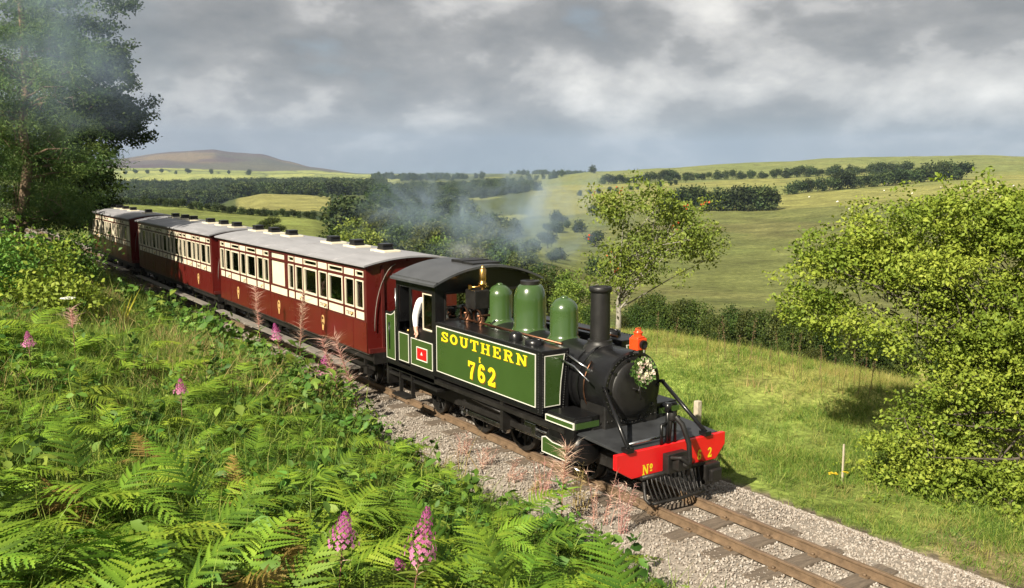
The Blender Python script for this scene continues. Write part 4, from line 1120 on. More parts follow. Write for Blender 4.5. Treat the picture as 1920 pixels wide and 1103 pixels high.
# ------------------------------------------------------------------ people
def figure(name, J, E, zones, mats, parent_lab, loc, rotz, cat='person', scale=1.0, sub=2, hair=None):
    """one continuous skinned body; zones(p, n) -> material index"""
    me = bpy.data.meshes.new(name); keys = list(J)
    me.from_pydata([J[k][0] for k in keys], [(keys.index(a), keys.index(b)) for a, b in E], [])
    o = bpy.data.objects.new('tmp', me); COL.objects.link(o)
    o.modifiers.new('skin', 'SKIN'); sk = me.skin_vertices[0].data
    for i, k in enumerate(keys):
        r_ = J[k][1]; sk[i].radius = r_ if isinstance(r_, tuple) else (r_, r_); sk[i].use_root = (k == 'pelvis')
    sd = o.modifiers.new('sub', 'SUBSURF'); sd.levels = sub; sd.render_levels = sub
    dg = bpy.context.evaluated_depsgraph_get()
    m2 = bpy.data.meshes.new_from_object(o.evaluated_get(dg))
    bpy.data.objects.remove(o)
    m2.materials.clear()
    for m in mats: m2.materials.append(m)
    for f in m2.polygons:
        f.material_index = zones(f.center); f.use_smooth = True
    r = bpy.data.objects.new(name, m2); COL.objects.link(r)
    r.location = loc; r.rotation_euler = (0, 0, rotz); r.scale = (scale,) * 3
    tag(r, parent_lab, cat)
    if hair:
        h = MB().lathe([(.0, .125), (.05, .115), (.085, .075), (.098, .02), (.09, -.02), (.07, -.03)], hair, 'z', 16)
        ho = h.build('hair', [mats[-1]], None); ho.parent = r
    return r
def hand(J, E, root, w, d, side):
    """palm with four fingers and a thumb, fingers hanging along d"""
    d = np.array(d) / np.linalg.norm(d); s = np.array(side) / np.linalg.norm(side); n = np.cross(d, s)
    p = np.array(w)
    J[root + 'palm'] = (tuple(p + d * .06), (.034, .018)); E.append((root, root + 'palm'))
    for k, (off, ln) in enumerate(((-.03, .062), (-.01, .075), (.01, .07), (.03, .055))):
        a, b_, c = p + d * .085 + s * off, p + d * (.085 + ln * .55) + s * off * 1.1 + n * .008, p + d * (.08 + ln * .95) + s * off * 1.1 + n * .028
        for nm, q, rr in (('a', a, .0095), ('b', b_, .009), ('c', c, .0075)): J[root + str(k) + nm] = (tuple(q), rr)
        E += [(root + 'palm', root + str(k) + 'a'), (root + str(k) + 'a', root + str(k) + 'b'), (root + str(k) + 'b', root + str(k) + 'c')]
    a, b_ = p + d * .045 - s * .04, p + d * .085 - s * .055 + n * .015
    J[root + 'ta'] = (tuple(a), .011); J[root + 'tb'] = (tuple(b_), .009)
    E += [(root, root + 'ta'), (root + 'ta', root + 'tb')]
# driver stands in the cab, right arm resting on the window ledge (x forward, y left; camera sees his right side)
J = {'pelvis': ((0, .0, .86), (.15, .11)), 'waist': ((.0, 0, 1.02), (.14, .105)), 'chest': ((.01, 0, 1.24), (.165, .12)), 'neck': ((.02, 0, 1.42), .055), 'head': ((.035, 0, 1.52), .085), 'crown': ((.03, 0, 1.60), .075), 'nose': ((.125, 0, 1.535), .018),
     'hipr': ((0, -.10, .80), .085), 'kneer': ((.03, -.11, .44), .058), 'ankr': ((0, -.11, .08), .04), 'toer': ((.14, -.12, .03), .035),
     'hipl': ((0, .10, .80), .085), 'kneel': ((.03, .11, .44), .058), 'ankl': ((0, .11, .08), .04), 'toel': ((.14, .12, .03), .035),
     'shr': ((.0, -.20, 1.37), .072), 'elr': ((.02, -.30, 1.10), .058), 'wrr': ((.10, -.335, .905), .036),
     'shl': ((.0, .20, 1.35), .068), 'ell': ((.06, .25, 1.08), .048), 'wrl': ((.22, .20, .98), .032)}
E = [('pelvis', 'waist'), ('waist', 'chest'), ('chest', 'neck'), ('neck', 'head'), ('head', 'crown'), ('head', 'nose'), ('pelvis', 'hipr'), ('hipr', 'kneer'), ('kneer', 'ankr'), ('ankr', 'toer'), ('pelvis', 'hipl'), ('hipl', 'kneel'), ('kneel', 'ankl'), ('ankl', 'toel'),
     ('chest', 'shr'), ('shr', 'elr'), ('elr', 'wrr'), ('chest', 'shl'), ('shl', 'ell'), ('ell', 'wrl')]
hand(J, E, 'wrr', (.10, -.335, .905), (.55, -.1, -.8), (.8, .1, .5)); hand(J, E, 'wrl', (.22, .20, .98), (.9, -.1, -.2), (0, 1, 0))
def zd(p):
    if p.z < .06 * 1 + .05 and abs(p.y) < .25: return 3
    if p.z > 1.45: return 2
    if p.y < -.27 and p.z < .955: return 2
    if p.x > .17 and p.y > .1 and .8 < p.z < 1.1: return 2
    if p.z < .90 and p.y > -.26: return 1
    return 0
figure('person', J, E, zd, [M['shirt'], M['darkcloth'], M['skin'], M['black'], M['darkhair']], 'engine driver in a white shirt resting one arm out of the cab window', (-4.94, -.575, .60), 0, scale=.96, hair=(.025, 0, 1.565))
# passengers, seated
def seated(lab, x, y, rz, top, hairm):
    J = {'pelvis': ((0, 0, .08), (.15, .12)), 'waist': ((-.02, 0, .24), (.14, .11)), 'chest': ((-.02, 0, .46), (.165, .12)), 'neck': ((0, 0, .63), .055), 'head': ((.02, 0, .73), .085), 'crown': ((.01, 0, .82), .075), 'nose': ((.11, 0, .75), .018),
         'kr': ((.42, -.11, .10), .065), 'ar': ((.44, -.11, -.30), .042), 'fr': ((.56, -.11, -.35), .035), 'kl': ((.42, .11, .10), .065), 'al': ((.44, .11, -.30), .042), 'fl': ((.56, .11, -.35), .035),
         'shr': ((-.02, -.20, .56), .068), 'elr': ((.03, -.25, .30), .048), 'wrr': ((.26, -.15, .24), .032), 'shl': ((-.02, .20, .56), .068), 'ell': ((.03, .25, .30), .048), 'wrl': ((.26, .15, .24), .032)}
    E = [('pelvis', 'waist'), ('waist', 'chest'), ('chest', 'neck'), ('neck', 'head'), ('head', 'crown'), ('head', 'nose'), ('pelvis', 'kr'), ('kr', 'ar'), ('ar', 'fr'), ('pelvis', 'kl'), ('kl', 'al'), ('al', 'fl'), ('chest', 'shr'), ('shr', 'elr'), ('elr', 'wrr'), ('chest', 'shl'), ('shl', 'ell'), ('ell', 'wrl')]
    hand(J, E, 'wrr', (.26, -.15, .24), (1, .2, -.2), (0, 1, .2)); hand(J, E, 'wrl', (.26, .15, .24), (1, -.2, -.2), (0, 1, -.2))
    def z(p):
        if p.z > .645 or (p.x > .24 and p.z > .16 and abs(p.y) < .26): return 2
        if p.z < .17 : return 1
        return 0
    return figure('person', J, E, z, [top, M['darkcloth'], M['skin'], hairm], lab, (x, y, 1.17), rz, scale=.92, hair=(.005, 0, .775))
seated('white haired passenger in a pale shirt behind the carriage window', -9.25, -.52, math.pi, M['shirt'], M['hair'])
seated('passenger in a red top sitting behind the carriage window', -8.12, -.50, 0, M['redcloth'], M['darkhair'])
# ------------------------------------------------------------------ vegetation builders
LM = {}
LM['fern'] = leafmat('bracken_green', (.055, .118, .013), (.155, .262, .022), (.275, .355, .034), transl=.32, gloss=.015)
LM['grass'] = leafmat('grass_blade', (.060, .125, .016), (.135, .230, .030), (.26, .30, .06), transl=.32, gloss=.015)
LM['dry'] = leafmat('dry_grass', (.30, .21, .08), (.42, .32, .13), (.50, .40, .19), transl=.3, gloss=.015)
LM['hay'] = leafmat('hay_blade', (.22, .23, .045), (.33, .305, .085), (.44, .37, .14), transl=.35)
LM['weed'] = leafmat('weed_leaf', (.045, .11, .014), (.10, .20, .026), (.20, .28, .04), transl=.30, gloss=.02)
LM['haw'] = leafmat('hawthorn_leaf', (.072, .12, .013), (.185, .25, .028), (.34, .385, .055), transl=.26, gloss=.015, objvar=0)
LM['rowan'] = leafmat('rowan_leaf', (.065, .11, .02), (.135, .20, .030), (.24, .29, .05), transl=.28, gloss=.015, objvar=0)
LM['dark'] = leafmat('dark_leaf', (.016, .032, .008), (.036, .062, .011), (.080, .115, .020), transl=.22, gloss=.012)
LM['darkolive'] = leafmat('olive_hedge_leaf', (.024, .036, .009), (.052, .070, .014), (.105, .12, .026), transl=.22, gloss=.012)
LM['pine'] = leafmat('pine_needle', (.040, .095, .028), (.085, .155, .036), (.18, .24, .06), transl=.2, gloss=.015, objvar=0)
LM['far'] = leafmat('far_leaf', (.018, .034, .012), (.038, .058, .018), (.070, .088, .026), transl=.2, gloss=.012, objvar=.45)
LM['pink'] = leafmat('willowherb_petal', (.40, .06, .27), (.58, .13, .38), (.70, .30, .50), transl=.4, gloss=.03, objvar=.1)
LM['fade'] = leafmat('willowherb_seedpod', (.46, .20, .18), (.58, .37, .29), (.66, .52, .40), transl=.35, gloss=.04, objvar=.1)
LM['pods'] = leafmat('reddish_stem', (.26, .10, .08), (.34, .15, .11), (.40, .24, .15), transl=.2, gloss=.05, objvar=.1)
LM['berry'] = leafmat('orange_berry', (.42, .07, .02), (.50, .11, .03), transl=.1, gloss=.02, objvar=0)
LM['whitefl'] = leafmat('white_umbel', (.7, .7, .62), (.78, .78, .72), transl=.2)
LM['yellowfl'] = leafmat('yellow_flower', (.65, .5, .02), (.75, .62, .05), transl=.3)
LM['yellowleaf'] = leafmat('yellow_leaf', (.50, .46, .05), (.62, .56, .08), transl=.45, objvar=0)

def unit(v): return v / (np.linalg.norm(v, axis=-1, keepdims=True) + 1e-9)
def leaf_quads(C, size, rg, fold=.25, aspect=.6, up_bias=.35):
    """leaf = two triangles folded along the midrib -> (V, F tri)"""
    n = len(C)
    nrm = unit(rg.normal(0, 1, (n, 3)) + np.array([0, 0, up_bias * 2]))
    a = unit(np.cross(nrm, rg.normal(0, 1, (n, 3)))); b = np.cross(nrm, a)
    s = (size * rg.uniform(.65, 1.35, n))[:, None]
    p0, p2 = C - a * s * .5, C + a * s * .5
    p1, p3 = C + b * s * aspect * .5 + nrm * s * fold * .5, C - b * s * aspect * .5 + nrm * s * fold * .5
    V = np.stack([p0, p1, p2, p3], 1).reshape(-1, 3)
    k = np.arange(n)[:, None] * 4
    F = np.concatenate([k + np.array([[0, 2, 1]]), k + np.array([[0, 3, 2]])], 1).reshape(-1, 3)
    return V, F
def leaf_ovals(C, size, rg):
    """pointed oval leaf, creased along the midrib and drooping at the tip"""
    n = len(C); nrm = unit(rg.normal(0, .55, (n, 3)) + np.array([0, 0, 1.0])); a = unit(np.cross(nrm, rg.normal(0, 1, (n, 3)))); b = np.cross(nrm, a)
    s = (size * rg.uniform(.6, 1.3, n))[:, None]
    rows = [C - a * s * .5]
    for t, w in ((-.2, .26), (.15, .28)):
        c = C + a * s * t; dz = nrm * s * -.12 * (t + .5) ** 2
        rows += [c + b * s * w + dz + nrm * s * .07, c + dz, c - b * s * w + dz + nrm * s * .07]
    rows.append(C + a * s * .55 - nrm * s * .16)
    V = np.stack(rows, 1).reshape(-1, 3); k = np.arange(n)[:, None] * 8
    tr = [[0, 2, 1], [0, 3, 2], [1, 2, 5, 4], [2, 3, 6, 5], [4, 5, 7], [5, 6, 7]]
    F = []
    for q in tr:
        if len(q) == 3: F.append(k + np.array([q]))
        else: F += [k + np.array([[q[0], q[1], q[2]]])]; F += [k + np.array([[q[0], q[2], q[3]]])]
    F = np.stack(F, 1).reshape(-1, 3)
    return V, F
def strip_blades(base, dirs, length, width, bend, rg, segs=2):
    n = len(base); V = []; side = unit(np.cross(dirs, rg.normal(0, 1, (n, 3))))
    droop = rg.normal(0, 1, (n, 3)); droop[:, 2] = -abs(droop[:, 2]) * .6; droop = unit(droop)
    rows = []
    for i in range(segs + 1):
        t = i / segs
        c = base + dirs * (length * t)[:, None] + droop * (bend * length * t * t)[:, None]
        w = (width * (1 - t) ** .8)[:, None]
        if i < segs: rows += [c - side * w / 2, c + side * w / 2]
        else: rows += [c]
    V = np.stack(rows, 1).reshape(-1, 3); m = 2 * segs + 1
    k = np.arange(n)[:, None] * m; F = []
    for i in range(segs - 1): F += [k + np.array([[2 * i, 2 * i + 1, 2 * i + 3]]), k + np.array([[2 * i, 2 * i + 3, 2 * i + 2]])]
    i = segs - 1; F += [k + np.array([[2 * i, 2 * i + 1, 2 * i + 2]])]
    F = np.concatenate(F, 1).reshape(-1, 3)
    return V, F, np.repeat(np.arange(n), len(F) // n)

def frond_mesh(rg, L=.7):
    """one bracken frond along +x: paired toothed pinnae on an arching midrib"""
    V, F, T = [], [], []
    npair = 15; up = rg.uniform(.15, .5); droop = rg.uniform(.5, .95); sw = rg.uniform(-.2, .2); wd = rg.uniform(.30, .42)
    def rc(t): return np.array([L * t * .95, sw * L * t * t, L * (up * t - droop * t * t)])
    base_t = rg.uniform(0, 1)
    for side in (-1, 1):
        for k in range(npair):
            t = .12 + .86 * (k + .3 * (side > 0)) / npair
            ln = L * wd * (1 - t) ** .8 * min(1, (t + .2) / .42) * rg.uniform(.88, 1.08) + .018
            c = rc(t); tg = unit(rc(t + .02) - rc(t - .02))
            lat = unit(np.cross(np.array([0, 0, 1.0]), tg)) * side
            nn = unit(np.cross(tg, lat)) * side
            d = unit(lat + tg * rg.uniform(.35, .6) + nn * rg.uniform(-.12, .22)); q = unit(tg - d * (tg @ d)); q = unit(q + nn * rg.uniform(-.35, .35))
            segs = max(3, int(ln / .0165)); dz = rg.uniform(.18, .5)
            tt = np.clip(base_t * .45 + .30 * t + rg.uniform(-.12, .28), 0, 1)
            W = L * .86 / npair * .50
            def pt(u_): return c + d * ln * u_ + tg * ln * .12 * u_ * u_ - np.array([0, 0, 1.0]) * dz * ln * u_ * u_
            for j in range(segs):
                s0, s1 = j / segs, (j + 1) / segs
                w0 = W * (1 - s0) ** .7; w1 = W * (1 - s1) ** .7
                a, b_ = pt(s0), pt(s1); mid = pt(s0 + .75 / segs)
                for sg in (-1, 1):
                    i0 = len(V); V += [a, b_, a + q * sg * w0 * .5, b_ + q * sg * w1 * .38, mid + q * sg * (w0 * 1.05)]
                    for f in ((0, 1, 3), (0, 3, 2), (2, 3, 4)):
                        F.append(tuple(i0 + z for z in f)); T.append(np.clip(tt + (.06 if sg > 0 else -.06), 0, 1))
    pts = [rc(t) for t in np.linspace(0, 1, 6)]
    V2, F2 = tube_np(pts, .004, .0015, 3)
    V = np.concatenate([np.array(V), V2]); F = np.concatenate([np.array(F), F2 + len(V) - len(V2)]); T = np.concatenate([np.array(T), np.full(len(F2), .9)])
    return V, F, T
def tube_np(pts, r0, r1, n=5):
    pts = np.array(pts, float); m = len(pts); V = []
    for i, p in enumerate(pts):
        t = unit(pts[min(i + 1, m - 1)] - pts[max(i - 1, 0)]); ref = np.array([0, 0, 1.0]) if abs(t[2]) < .9 else np.array([1.0, 0, 0])
        a = unit(np.cross(t, ref)); b = np.cross(a, t); r = r0 + (r1 - r0) * i / (m - 1)
        for k in range(n): V.append(p + (a * math.cos(2 * math.pi * k / n) + b * math.sin(2 * math.pi * k / n)) * r)
    F = []
    for i in range(m - 1):
        for k in range(n):
            k2 = (k + 1) % n; F += [(i * n + k, i * n + k2, (i + 1) * n + k2), (i * n + k, (i + 1) * n + k2, (i + 1) * n + k)]
    return np.array(V), np.array(F)
def joinm(parts):
    """[(V, F, T, mi)] -> one"""
    VV, FF, TT, MM, b = [], [], [], [], 0
    for V, F, T, mi in parts:
        VV.append(V); FF.append(F + b); TT.append(np.broadcast_to(T, len(F))); MM.append(np.full(len(F), mi)); b += len(V)
    return np.concatenate(VV), np.concatenate(FF), np.concatenate(TT), np.concatenate(MM)
def rotz_tilt(V, az, el):
    """frond built along +x; raise it by el, turn by az"""
    c, s = math.cos(el), math.sin(el)
    V = np.stack([V[:, 0] * c - V[:, 2] * s, V[:, 1], V[:, 0] * s + V[:, 2] * c], -1)
    c, s = math.cos(az), math.sin(az)
    return np.stack([V[:, 0] * c - V[:, 1] * s, V[:, 0] * s + V[:, 1] * c, V[:, 2]], -1)
def fern_plant(seed, lm=None):
    rg = np.random.default_rng(seed); parts = []
    nf = rg.integers(5, 8); a0 = rg.uniform(0, 6.28)
    hst = rg.uniform(.30, .5)
    for k in range(nf):
        V, F, T = frond_mesh(rg, rg.uniform(.42, .85))
        az = a0 + k * 2.4 + rg.uniform(-.3, .3); z0 = hst * rg.uniform(.35, 1.0)
        V = rotz_tilt(V, az, rg.uniform(.15, .75)) + np.array([0, 0, z0])
        parts.append((V, F, T, 0))
    V, F = tube_np([(0, 0, -.15), (.01, 0, hst * .5), (.0, .01, hst)], .008, .004); parts.append((V, F, .6, 0))
    V, F, T, m = joinm(parts)
    return npmesh('bracken_fern', V, F, [lm or LM['fern']], T, mi=m)
def grass_tuft(seed, m, n=34, h=.35, spread=.12, w=.008, bend=.35):
    rg = np.random.default_rng(seed)
    base = np.stack([rg.normal(0, spread, n), rg.normal(0, spread, n), np.full(n, -.04)], -1)
    d = unit(np.stack([rg.normal(0, .28, n), rg.normal(0, .28, n), np.ones(n)], -1))
    V, F, own = strip_blades(base, d, h * rg.uniform(.5, 1.25, n), w * rg.uniform(.7, 1.4, n), np.full(n, bend) * rg.uniform(.3, 1.6, n), rg, 3)
    t = rg.uniform(0, 1, n)[own]
    return npmesh('grass_tuft', V, F, [m], t)
def weed_plant(seed, m, h=.45, n=26, leaf=.10):
    rg = np.random.default_rng(seed); parts = []
    for s in range(3):
        tip = np.array([rg.normal(0, .12), rg.normal(0, .12), h * rg.uniform(.7, 1.1)])
        V, F = tube_np([(0, 0, -.05), tip * np.array([.6, .6, .5]), tip], .006, .003, 4); parts.append((V, F, .4, 0))
        k = n // 3; tt = rg.uniform(.25, 1.05, k); ang = rg.uniform(0, 6.28, k)
        C = tip * tt[:, None] + np.stack([np.cos(ang), np.sin(ang), np.zeros(k)], -1) * (leaf * .55)
        V, F = leaf_ovals(C, leaf, rg); parts.append((V, F, np.repeat(rg.uniform(0, 1, k), 8), 0))
    V, F, T, mi = joinm(parts)
    return npmesh('leafy_weed', V, F, [m], T, mi=mi)

# ------------------------------------------------------------------ bracken on the bank
LM['deadfern'] = leafmat('browned_bracken', (.13, .10, .025), (.27, .20, .05), (.36, .25, .08), transl=.25, gloss=.01)
FERN = [fern_plant(100 + k) for k in range(12)]
BROWN = [fern_plant(150 + k, LM['deadfern']) for k in range(2)]
def bank_points(n, test):
    out = []
    while len(out) < n:
        r = math.exp(random.uniform(math.log(1.9), math.log(34))); az = random.uniform(-.62, .42)
        x = CAM[0] + r * (math.cos(az) * F_[0] + math.sin(az) * R_[0]); y = CAM[1] + r * (math.cos(az) * F_[1] + math.sin(az) * R_[1])
        if test(x, y, r): out.append((x, y, r))
    return out
def fern_ok(x, y, r):
    if y > -1.75 - .25 * math.sin(x * 1.3) - .28 * (x > -6.5): return False
    if r < 2.3: return False
    dens = 1.0 if r < 9 else .45
    if x < -7: dens *= .10 if float(vnoise(x, y, 2.0, 41)) < .6 else .6
    if y > -2.7: dens *= .45
    if -7 < x < -3 and y > -3.2: dens *= .35
    return random.random() < dens
used = []
def spaced(pts, k):
    out = []
    for x, y, r in pts:
        dm = min(.42, .13 + .025 * r)
        if all((x - a) ** 2 + (y - b) ** 2 > dm * dm for a, b, _ in out[-500:]): out.append((x, y, r))
        if len(out) >= k: break
    return out
fp = spaced(bank_points(3000, fern_ok), 560); fp.sort(key=lambda p: p[2])
fern_objs = []
for i, (x, y, r) in enumerate(fp[:290]):
    brown = i % 19 == 7
    o = link('bracken_fern', BROWN[i % 2] if brown else FERN[i % len(FERN)])
    s = random.uniform(.65, 1.0) * (1.18 if 3 < r < 6.5 else .9)
    o.location = (x, y, H1(x, y)); o.rotation_euler = (random.uniform(-.2, .2) + .15, random.uniform(-.2, .2), random.uniform(0, 6.28)); o.scale = (s, s, s * random.uniform(.8, 1.1))
    if brown: o.scale = [q * .75 for q in o.scale]; tag(o, 'browned yellowing bracken fern among the green bracken on the bank', 'fern', 'browned ferns on the bank')
    else: tag(o, 'bright green bracken fern among the bracken on the bank in front of the train', 'fern', 'bracken ferns on the bank')
    fern_objs.append(o)
rest = np.array(fp[290:])
if len(rest):
    n = len(rest)
    scatter('bracken_undergrowth', np.stack([rest[:, 0], rest[:, 1], HT(rest[:, 0], rest[:, 1])], -1), np.stack([rng.uniform(-.2, .2, n), rng.uniform(-.2, .2, n), rng.uniform(0, 6.28, n)], -1), rng.uniform(.6, .95, n), rng.integers(0, 6, n), fern_objs[:6])

# ------------------------------------------------------------------ grass
def protos_of(name, meshes, xy):
    out = []
    for k, me in enumerate(meshes):
        o = link(name, me, kind='stuff'); x, y = xy[0] + .4 * k, xy[1]
        o.location = (x, y, H1(x, y)); out.append(o)
    return out
TG = protos_of('grass_tuft', [grass_tuft(k, LM['grass'], 36, .30, .10, .007) for k in range(4)], (-3.0, 4.2))
TD = protos_of('dry_grass_tuft', [grass_tuft(10 + k, LM['dry'], 30, .34, .11, .006, .45) for k in range(3)], (-4.0, 6.0))
TDS = protos_of('hay_tuft', [grass_tuft(60 + k, LM['hay'], 34, .34, .13, .007, .45) for k in range(3)], (-4.0, 7.0))
TS = protos_of('short_grass_tuft', [grass_tuft(20 + k, LM['grass'], 40, .13, .12, .007, .5) for k in range(3)] , (-2.0, 3.4))
WD = protos_of('leafy_weed', [weed_plant(30 + k, LM['weed']) for k in range(4)], (-6.0, -2.4))
def polar_scatter(name, n, r0, r1, az0, az1, test, protos, smin, smax, grow=0.0, tilt=.25):
    r = np.exp(rng.uniform(math.log(r0), math.log(r1), n)); az = rng.uniform(az0, az1, n)
    x = CAM[0] + r * (np.cos(az) * F_[0] + np.sin(az) * R_[0]); y = CAM[1] + r * (np.cos(az) * F_[1] + np.sin(az) * R_[1])
    k = test(x, y, r) > rng.random(n)
    x, y, r = x[k], y[k], r[k]; m = len(x)
    P = np.stack([x, y, HT(x, y)], -1)
    scatter(name, P, np.stack([rng.normal(0, tilt, m), rng.normal(0, tilt, m), rng.uniform(0, 6.28, m)], -1), rng.uniform(smin, smax, m) * (1 + grow * r), rng.integers(0, len(protos), m), protos)
nz = lambda x, y, s, k: vnoise(x, y, s, k)
# verge and hay field beyond the line
polar_scatter('field_grass', 26000, 9, 46, -.30, .60, lambda x, y, r: (y > 1.75) * np.where((y > 2.8) | (nz(x, y, .9, 12) < .5), 1, .35) * (.25 + .75 * (nz(x, y, 1.6, 51) > .42)), TS, .6, 1.05, .018)
polar_scatter('verge_grass', 5500, 8, 30, -.25, .60, lambda x, y, r: (y > 1.7 + .5 * nz(x, y, 1.1, 52)) * sstep(6.5, 2.2, y) * (nz(x, y, 1.4, 53) > .4) * np.where((y > 2.7) | (nz(x, y, .9, 12) < .5), 1, .3), TG, .35, .75)
polar_scatter('field_hay', 20000, 10, 48, -.25, .60, lambda x, y, r: (y > 2.0) * (.08 + .92 * sstep(4.5, 9, y)) * (.3 + .7 * (nz(x, y, 2.6, 54) > .45)), TDS, .30, .60, .016)
# bank
polar_scatter('bank_grass', 24000, 2.2, 40, -.64, .42, lambda x, y, r: (y < -1.72 + .45 * sstep(-5, -8, x) - .4 * nz(x, y, .8, 55)) * (y > -9) * (.4 + .6 * (x < -5)), TG, .7, 1.5, .012)
polar_scatter('bank_dry_grass', 5200, 4, 40, -.62, .30, lambda x, y, r: (y < -1.6) * (y > -7) * (nz(x, y, 1.3, 56) > .6) * sstep(-1, -5, x), TD, .9, 1.7, .008)
polar_scatter('tall_dry_grass', 900, 12, 22, -.62, .1, lambda x, y, r: np.exp(-(((x + 9.6) / 1.3) ** 2 + ((y + 3.8) / .55) ** 2)) * 2.2, TD, 1.3, 2.1, 0, .3)
polar_scatter('trackside_weeds', 2600, 6, 26, -.55, .42, lambda x, y, r: (y > -2.9) * (y < -1.42 + .2 * nz(x, y, 1.0, 61)) * sstep(-4.5, -7.5, x) * (nz(x, y, .7, 62) > .3), WD, 1.1, 2.0, 0, .3)
polar_scatter('bank_weeds', 6500, 2.4, 36, -.62, .42, lambda x, y, r: (y < -1.72 + .45 * sstep(-5, -8, x) - .4 * nz(x, y, .9, 57)) * (.25 + .75 * sstep(-3.2, -2.0, y)) * (nz(x, y, 1.2, 58) > .38), WD, .5, 1.2, .01)
polar_scatter('ballast_weeds', 260, 6, 26, -.55, .42, lambda x, y, r: (y < -1.0) * (y > -1.75) * (nz(x, y, .9, 59) > .55), WD, .25, .6)

# ------------------------------------------------------------------ tall flowers
def spike(seed, kind='pink', h=.9, head=.28):
    rg = np.random.default_rng(seed); st = []; fl = []; lf = []
    lean = rg.normal(0, .06, 2)
    top = np.array([lean[0], lean[1], h]); pts = [np.array([0, 0, -.1]), np.array([lean[0] * .3, lean[1] * .3, h * .5]), top]
    V, F = tube_np(pts, .0055, .002, 5); st.append((V, F, .3, 0))
    def along(t): return pts[1] * (1 - (t - .5) * 2) + pts[2] * (t - .5) * 2 if t > .5 else pts[0] * (1 - 2 * t) + pts[1] * 2 * t
    n = 26
    base = np.array([along(t) for t in np.linspace(.12, 1 - head / h, n)]); ang = np.arange(n) * 2.4 + rg.uniform(0, 6)
    d = unit(np.stack([np.cos(ang), np.sin(ang), np.full(n, .45)], -1))
    V, F, own = strip_blades(base, d, .13 * rg.uniform(.7, 1.3, n), np.full(n, .020), np.full(n, .35), rg, 3); lf.append((V, F, rg.uniform(.1, 1, n)[own], 0))
    if kind == 'pink':
        n = 120; t = np.sort(rg.uniform(0, 1, n)); ang = np.arange(n) * 2.4
        rad = .060 * (1 - t) ** .75 + .008 + rg.uniform(-.02, .035, n) * (1 - t)
        ax = np.array([along(1 - head / h + head / h * q) for q in t])
        out = np.stack([np.cos(ang), np.sin(ang), np.full(n, .2)], -1)
        C = ax + out * rad[:, None]
        for j in range(4):
            a = j * 1.571
            e1 = unit(np.stack([-np.sin(ang), np.cos(ang), np.zeros(n)], -1)); e2 = unit(np.cross(out, e1)); dd = e1 * math.cos(a) + e2 * math.sin(a); d2 = e2 * math.cos(a) - e1 * math.sin(a); s = (.0150 * (1 - .55 * t))[:, None]
            P = np.stack([C, C + dd * s * .6 + d2 * s * .45, C + dd * s, C + dd * s * .6 - d2 * s * .45], 1).reshape(-1, 3)
            k = np.arange(n)[:, None] * 4
            fl.append((P, np.concatenate([k + [[0, 1, 2]], k + [[0, 2, 3]]], 1).reshape(-1, 3), np.repeat(np.clip(.7 - t + rg.uniform(0, .4, n), 0, 1), 2), 0))
    n = 260 if kind != 'pink' else 26
    lo_, hi_ = (1 - head / h, 1.0) if kind != 'pink' else (1 - head / h - .14, 1 - head / h)
    base = np.array([along(t) for t in rg.uniform(lo_, hi_, n)]); ang = rg.uniform(0, 6.28, n)
    d = unit(np.stack([np.cos(ang), np.sin(ang), rg.uniform(.5, 1.3, n)], -1))
    V, F, own = strip_blades(base, d, .075 * rg.uniform(.4, 1.5, n) * (1.3 if kind != 'pink' else .7), np.full(n, .0048), rg.uniform(.2, 1.1, n), rg, 3); pod = [(V, F, rg.uniform(0, 1, n)[own], 0)]
    return st, lf, fl, pod
def flower(u, v, h, kind, label, head=.28, scale=1.0, tilt=(0, 0), plane=None):
    if plane is None:
        P = ground_hit(u, v, h * scale, 2.2, 60)
    else:
        P = at(u, v, 1, plane); scale = max(.25, (P[2] - H1(P[0], P[1])) / h)
    x, y = P[0], P[1]; z = H1(x, y)
    root = empty('rosebay_willowherb', (0, 0, 0), label, 'wildflower', 'rosebay willowherb along the line')
    st, lf, fl, pod = spike(int(u * 7 + v), kind, h, head)
    for nm, prt, m in (('stem', st, LM['pods']), ('leaves', lf, LM['weed']), ('flower_head', fl, LM['pink']), ('seed_pods', pod, LM['fade'])):
        if not prt: continue
        V, F, T, mi = joinm(prt); link(nm, npmesh(nm, V, F, [m], T), root, 'stuff' if nm != 'stem' else None)
    root.location = (x, y, z); root.scale = (scale,) * 3; root.rotation_euler = (tilt[0], tilt[1], random.uniform(0, 6.28))
    return root
flower(758, 952, .95, 'pink', 'largest bright pink willowherb spike at the lower edge of the bank', .27, 1.1)
flower(775, 1040, .62, 'pink', 'small pink willowherb spike just below the largest pink one', .16, .9)
flower(625, 958, .88, 'pink', 'pink willowherb with a half open head left of the largest pink spike', .19, 1.05)
flower(338, 712, .75, 'pink', 'pale pink willowherb standing alone in the middle of the bracken bank', .18, .9)
flower(54, 622, .80, 'pink', 'pink willowherb at the far left of the bank', .20, .9)
flower(136, 580, .9, 'fade', 'fading brown pink willowherb behind the white umbel on the left of the bank', .25)
flower(485, 540, 1.15, 'fade', 'tall faded pink willowherb in front of the first carriage middle', .55, 1.1, plane=-1.55)
flower(556, 545, 1.15, 'fade', 'tall tan seeding willowherb in front of the first carriage windows', .6, 1.1, plane=-1.5)
flower(526, 605, .75, 'pink', 'short magenta willowherb low against the carriage footboard', .22, plane=-1.4)
flower(645, 628, .85, 'fade', 'spreading tan willowherb at the front end of the first carriage', .45, 1.1, (.1, .2), plane=-1.35)
flower(676, 622, .9, 'fade', 'feathery tan pink willowherb nearest the rear of the locomotive', .5, 1.1, (-.1, -.2), plane=-1.3)
flower(600, 668, .5, 'pink', 'low purple pink willowherb below the footboard of the first carriage', .2, plane=-1.35)
flower(1052, 840, .60, 'fade', 'upright red pink willowherb in front of the cylinder', .25, .9, plane=-1.35)
